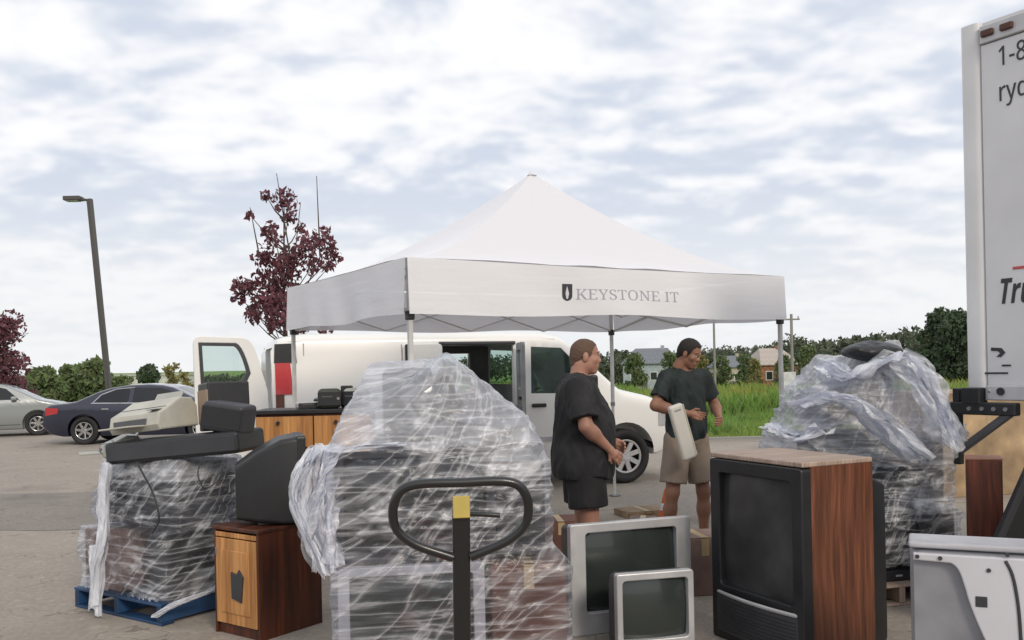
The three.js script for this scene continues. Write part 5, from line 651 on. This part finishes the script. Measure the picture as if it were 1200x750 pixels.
  const skull = union([ell([0, 0.034, -0.014], [0.078, 0.09, 0.099]), cap([0, -0.02, -0.06], [0, -0.05, -0.06], 0.05, 0.045)], 0.03), hairF = (x, y, z) => Math.max(skull(x, y, z) - c.hairT - 0.006 * (fbm(x * 90, y * 90, z * 90, 2) - 0.4), ((z > 0 ? lerp(-0.012, 0.083, sstep(0.012, 0.062, z)) : lerp(-0.012, -0.078, sstep(-0.022, -0.06, z))) - y) * 0.55 + 0.012 * (fbm(x * 60, y * 60, z * 60, 2) - 0.5), -0.075 - y);
  part('hair', sdfGeo(hairF, [-0.11, -0.1, -0.14], [0.11, 0.16, 0.13], 0.0045).applyMatrix4(rot), c.hair, t);
  // shirt
  const sh = c.shirt, fold = (x, y, z) => (fbm(x * 9, y * 4 + x * 5 + z * 3, z * 9, 3) - 0.5) * 0.045 + (fbm(x * 20 + y * 8, y * 7 - z * 9, z * 20, 2) - 0.5) * 0.024, bodyS = union([...sh.torso.map(([p, r]) => ell(p, r)), ...(sh.caps ?? []).map((q) => cap(...q))], 0.07);
  const sl = ['L', 'R'].map((s) => { const a = J['shoulder' + s], b = mix3(a, J['elbow' + s], sh.sleeve), n = nrm3(sub3(b, a)), f = cap(a, mix3(a, J['elbow' + s], sh.sleeve + 0.3), sh.r0, sh.r1); return (x, y, z) => Math.max(f(x, y, z), (x - b[0]) * n[0] + (y - b[1]) * n[1] + (z - b[2]) * n[2]); });
  const neckHole = ell(add3(J.neck, [0, 0.055, 0.03]), [0.085, 0.075, 0.085]), shirtF = (x, y, z) => { let d = bodyS(x, y, z); for (const f of sl) d = smin(d, f(x, y, z), 0.045); d += fold(x, y, z); d = Math.max(d, sh.hem + 0.012 * Math.sin(x * 19) + 0.01 * Math.sin(z * 23) - y, -neckHole(x, y, z)); return d; };
  const shirt = part('shirt', sdfGeo(shirtF, [-0.5, sh.hem - 0.06, -0.45], [0.5, 1.62, 0.5], 0.012), c.shirtM, t);
  const so = c.shorts, shF = (() => { const legs = ['L', 'R'].map((s) => { const a = J['hip' + s], k = J['knee' + s], n = nrm3(sub3(k, a)), e = mix3(a, k, so.len), f = cap(a, mix3(a, k, so.len + 0.25), so.r0, so.r1); return (x, y, z) => Math.max(f(x, y, z), (x - e[0]) * n[0] + (y - e[1]) * n[1] + (z - e[2]) * n[2]); }), hips = ell(so.hips[0], so.hips[1]); return (x, y, z) => Math.max(smin(smin(legs[0](x, y, z), hips(x, y, z), 0.05), Math.min(legs[1](x, y, z), 9), 0.03) + (fbm(x * 12, y * 6, z * 12, 3) - 0.5) * 0.018, y - so.waist); })();
  part('shorts', sdfGeo(shF, [-0.4, 0.35, -0.4], [0.4, so.waist + 0.04, 0.4], 0.012), c.shortsM, t);
  for (const s of ['L', 'R']) { const a = J['ankle' + s], to = c.toe?.[s] ?? [0, 0, 1], f = union([cap([a[0] - to[0] * 0.05, 0.045, a[2] - to[2] * 0.05], [a[0] + to[0] * 0.14, 0.035, a[2] + to[2] * 0.14], 0.05, 0.045), cap([a[0], 0.05, a[2]], [a[0], 0.1, a[2]], 0.048, 0.043)], 0.03), sf = (x, y, z) => Math.max(f(x, y, z), 0.004 - y, y - 0.105); part('shoe', sdfGeo(sf, [a[0] - 0.26, -0.01, a[2] - 0.26], [a[0] + 0.26, 0.13, a[2] + 0.26], 0.009), c.shoeM, t); }
  return t;
}
const skinM = (r, g, b) => new THREE.MeshPhysicalMaterial({ color: lin(r, g, b), roughness: 0.55, map: M1, sheen: 0.2, sheenColor: lin(0.5, 0.3, 0.25) });
const WEAVE = tex(256, 256, (u, v) => { const n = 0.5 + 0.25 * Math.sin(u * 400) * Math.sin(v * 400) + 0.25 * tnoise(u, v, 40, 3, 2); return [n, n, n]; }, false, 6), fabric = (r, g, b) => std(r, g, b, 0.95, { bumpMap: WEAVE, bumpScale: 0.0012 });
person('heavyset man in black T-shirt and black shorts standing in profile', [0.485, 0, -6.46], 93 * RAD, {
  bulk: 1.25, jaw: 1.18, pitch: 0.08, yaw: -0.05, skin: skinM(0.44, 0.225, 0.16), hair: std(0.13, 0.075, 0.05, 0.95), hairT: 0.0025, 
  J: { hipL: [0.11, 0.93, 0], hipR: [-0.11, 0.93, 0], kneeL: [0.13, 0.5, 0.02], kneeR: [-0.13, 0.5, 0.03], ankleL: [0.14, 0.08, -0.03], ankleR: [-0.14, 0.08, 0], shoulderL: [0.225, 1.47, -0.04], shoulderR: [-0.225, 1.47, -0.04], elbowL: [0.3, 1.2, 0.0], elbowR: [-0.3, 1.215, -0.01], wristL: [0.17, 1.08, 0.23], wristR: [-0.24, 1.05, 0.16], neck: [0, 1.545, -0.01], head: [0, 1.69, 0.04] },
  hands: { L: { palm: [-1, -0.2, -0.3], thumb: 1, curl: 0.45 }, R: { palm: [1, -0.2, -0.3], thumb: -1, curl: 0.45 } },
  torso: [[[0, 1.36, -0.02], [0.2, 0.2, 0.14]], [[0, 1.12, 0.03], [0.21, 0.24, 0.19]], [[0, 0.95, 0], [0.19, 0.14, 0.16]]],
  shirt: { torso: [[[0, 1.37, -0.02], [0.235, 0.205, 0.165]], [[0, 1.14, 0.02], [0.255, 0.29, 0.225]], [[0, 0.93, 0.0], [0.255, 0.26, 0.225]]], caps: [[[-0.22, 1.475, -0.04], [0.22, 1.475, -0.04], 0.075, 0.075]], hem: 0.84, sleeve: 0.8, r0: 0.088, r1: 0.105 }, shirtM: fabric(0.016, 0.016, 0.019),
  shorts: { len: 0.66, r0: 0.135, r1: 0.14, hips: [[0, 0.94, 0], [0.22, 0.14, 0.18]], waist: 1.0 }, shortsM: fabric(0.009, 0.009, 0.011), shoeM: std(0.5, 0.48, 0.46, 0.7),
});
person('man in dark green T-shirt and khaki shorts holding a grey white panel under the tent', [1.52, 0, -8.05], 26 * RAD, {
  bulk: 1.0, jaw: 1.0, pitch: 0.42, yaw: 0.5, skin: skinM(0.33, 0.16, 0.1), hair: std(0.018, 0.014, 0.012, 0.9), hairT: 0.008, 
  J: { hipL: [0.1, 0.95, 0], hipR: [-0.1, 0.95, 0], kneeL: [0.14, 0.5, 0.05], kneeR: [-0.17, 0.51, 0.02], ankleL: [0.16, 0.08, 0.02], ankleR: [-0.2, 0.08, -0.05], shoulderL: [0.2, 1.5, 0], shoulderR: [-0.2, 1.5, 0], elbowL: [0.31, 1.25, 0.02], elbowR: [-0.33, 1.27, 0.02], wristL: [0.13, 1.16, 0.3], wristR: [-0.13, 1.2, 0.22], neck: [0, 1.575, 0.01], head: [0.01, 1.715, 0.07] },
  hands: { L: { palm: [-0.6, -0.2, 0.6], thumb: 1, curl: 0.5 }, R: { palm: [0.3, -0.1, 1], thumb: -1, curl: 0.35 } },
  torso: [[[0, 1.38, 0], [0.18, 0.19, 0.115]], [[0, 1.15, 0.01], [0.165, 0.22, 0.125]], [[0, 0.98, 0], [0.165, 0.12, 0.13]]],
  shirt: { torso: [[[0, 1.39, 0], [0.205, 0.2, 0.135]], [[0, 1.17, 0.01], [0.195, 0.26, 0.15]], [[0, 1.0, 0], [0.195, 0.15, 0.15]]], caps: [[[-0.19, 1.5, 0], [0.19, 1.5, 0], 0.066, 0.066]], hem: 0.96, sleeve: 0.72, r0: 0.074, r1: 0.085 }, shirtM: fabric(0.014, 0.025, 0.026),
  shorts: { len: 0.82, r0: 0.115, r1: 0.12, hips: [[0, 0.97, 0], [0.185, 0.12, 0.15]], waist: 1.03 }, shortsM: fabric(0.3, 0.24, 0.19), shoeM: std(0.05, 0.045, 0.04, 0.7),
});
{ // the white panel he holds
  const a = at(787, 474, 7.72), b = at(808, 538, 7.68), t = thing('plastic_panel', 'grey white rounded panel held by the man in khaki shorts', 'panel', b.toArray(), 0), B = a.clone().sub(b), L = B.length(); t.rotation.set(0, 0.35, Math.atan2(-B.x, B.y), 'YZX');
  part('board', box(0.135, L, 0.06, 0, L / 2, 0, 0.026), std(0.62, 0.6, 0.55, 0.55, { map: M0 }), t); part('edge_strip', box(0.018, L * 0.94, 0.05, 0.064, L / 2, 0.004, 0.008), mat.cream, t); part('grip_slot', box(0.07, 0.02, 0.062, 0, L - 0.05, 0, 0.006), mat.grey, t);
}

renderer.render(scene, camera);
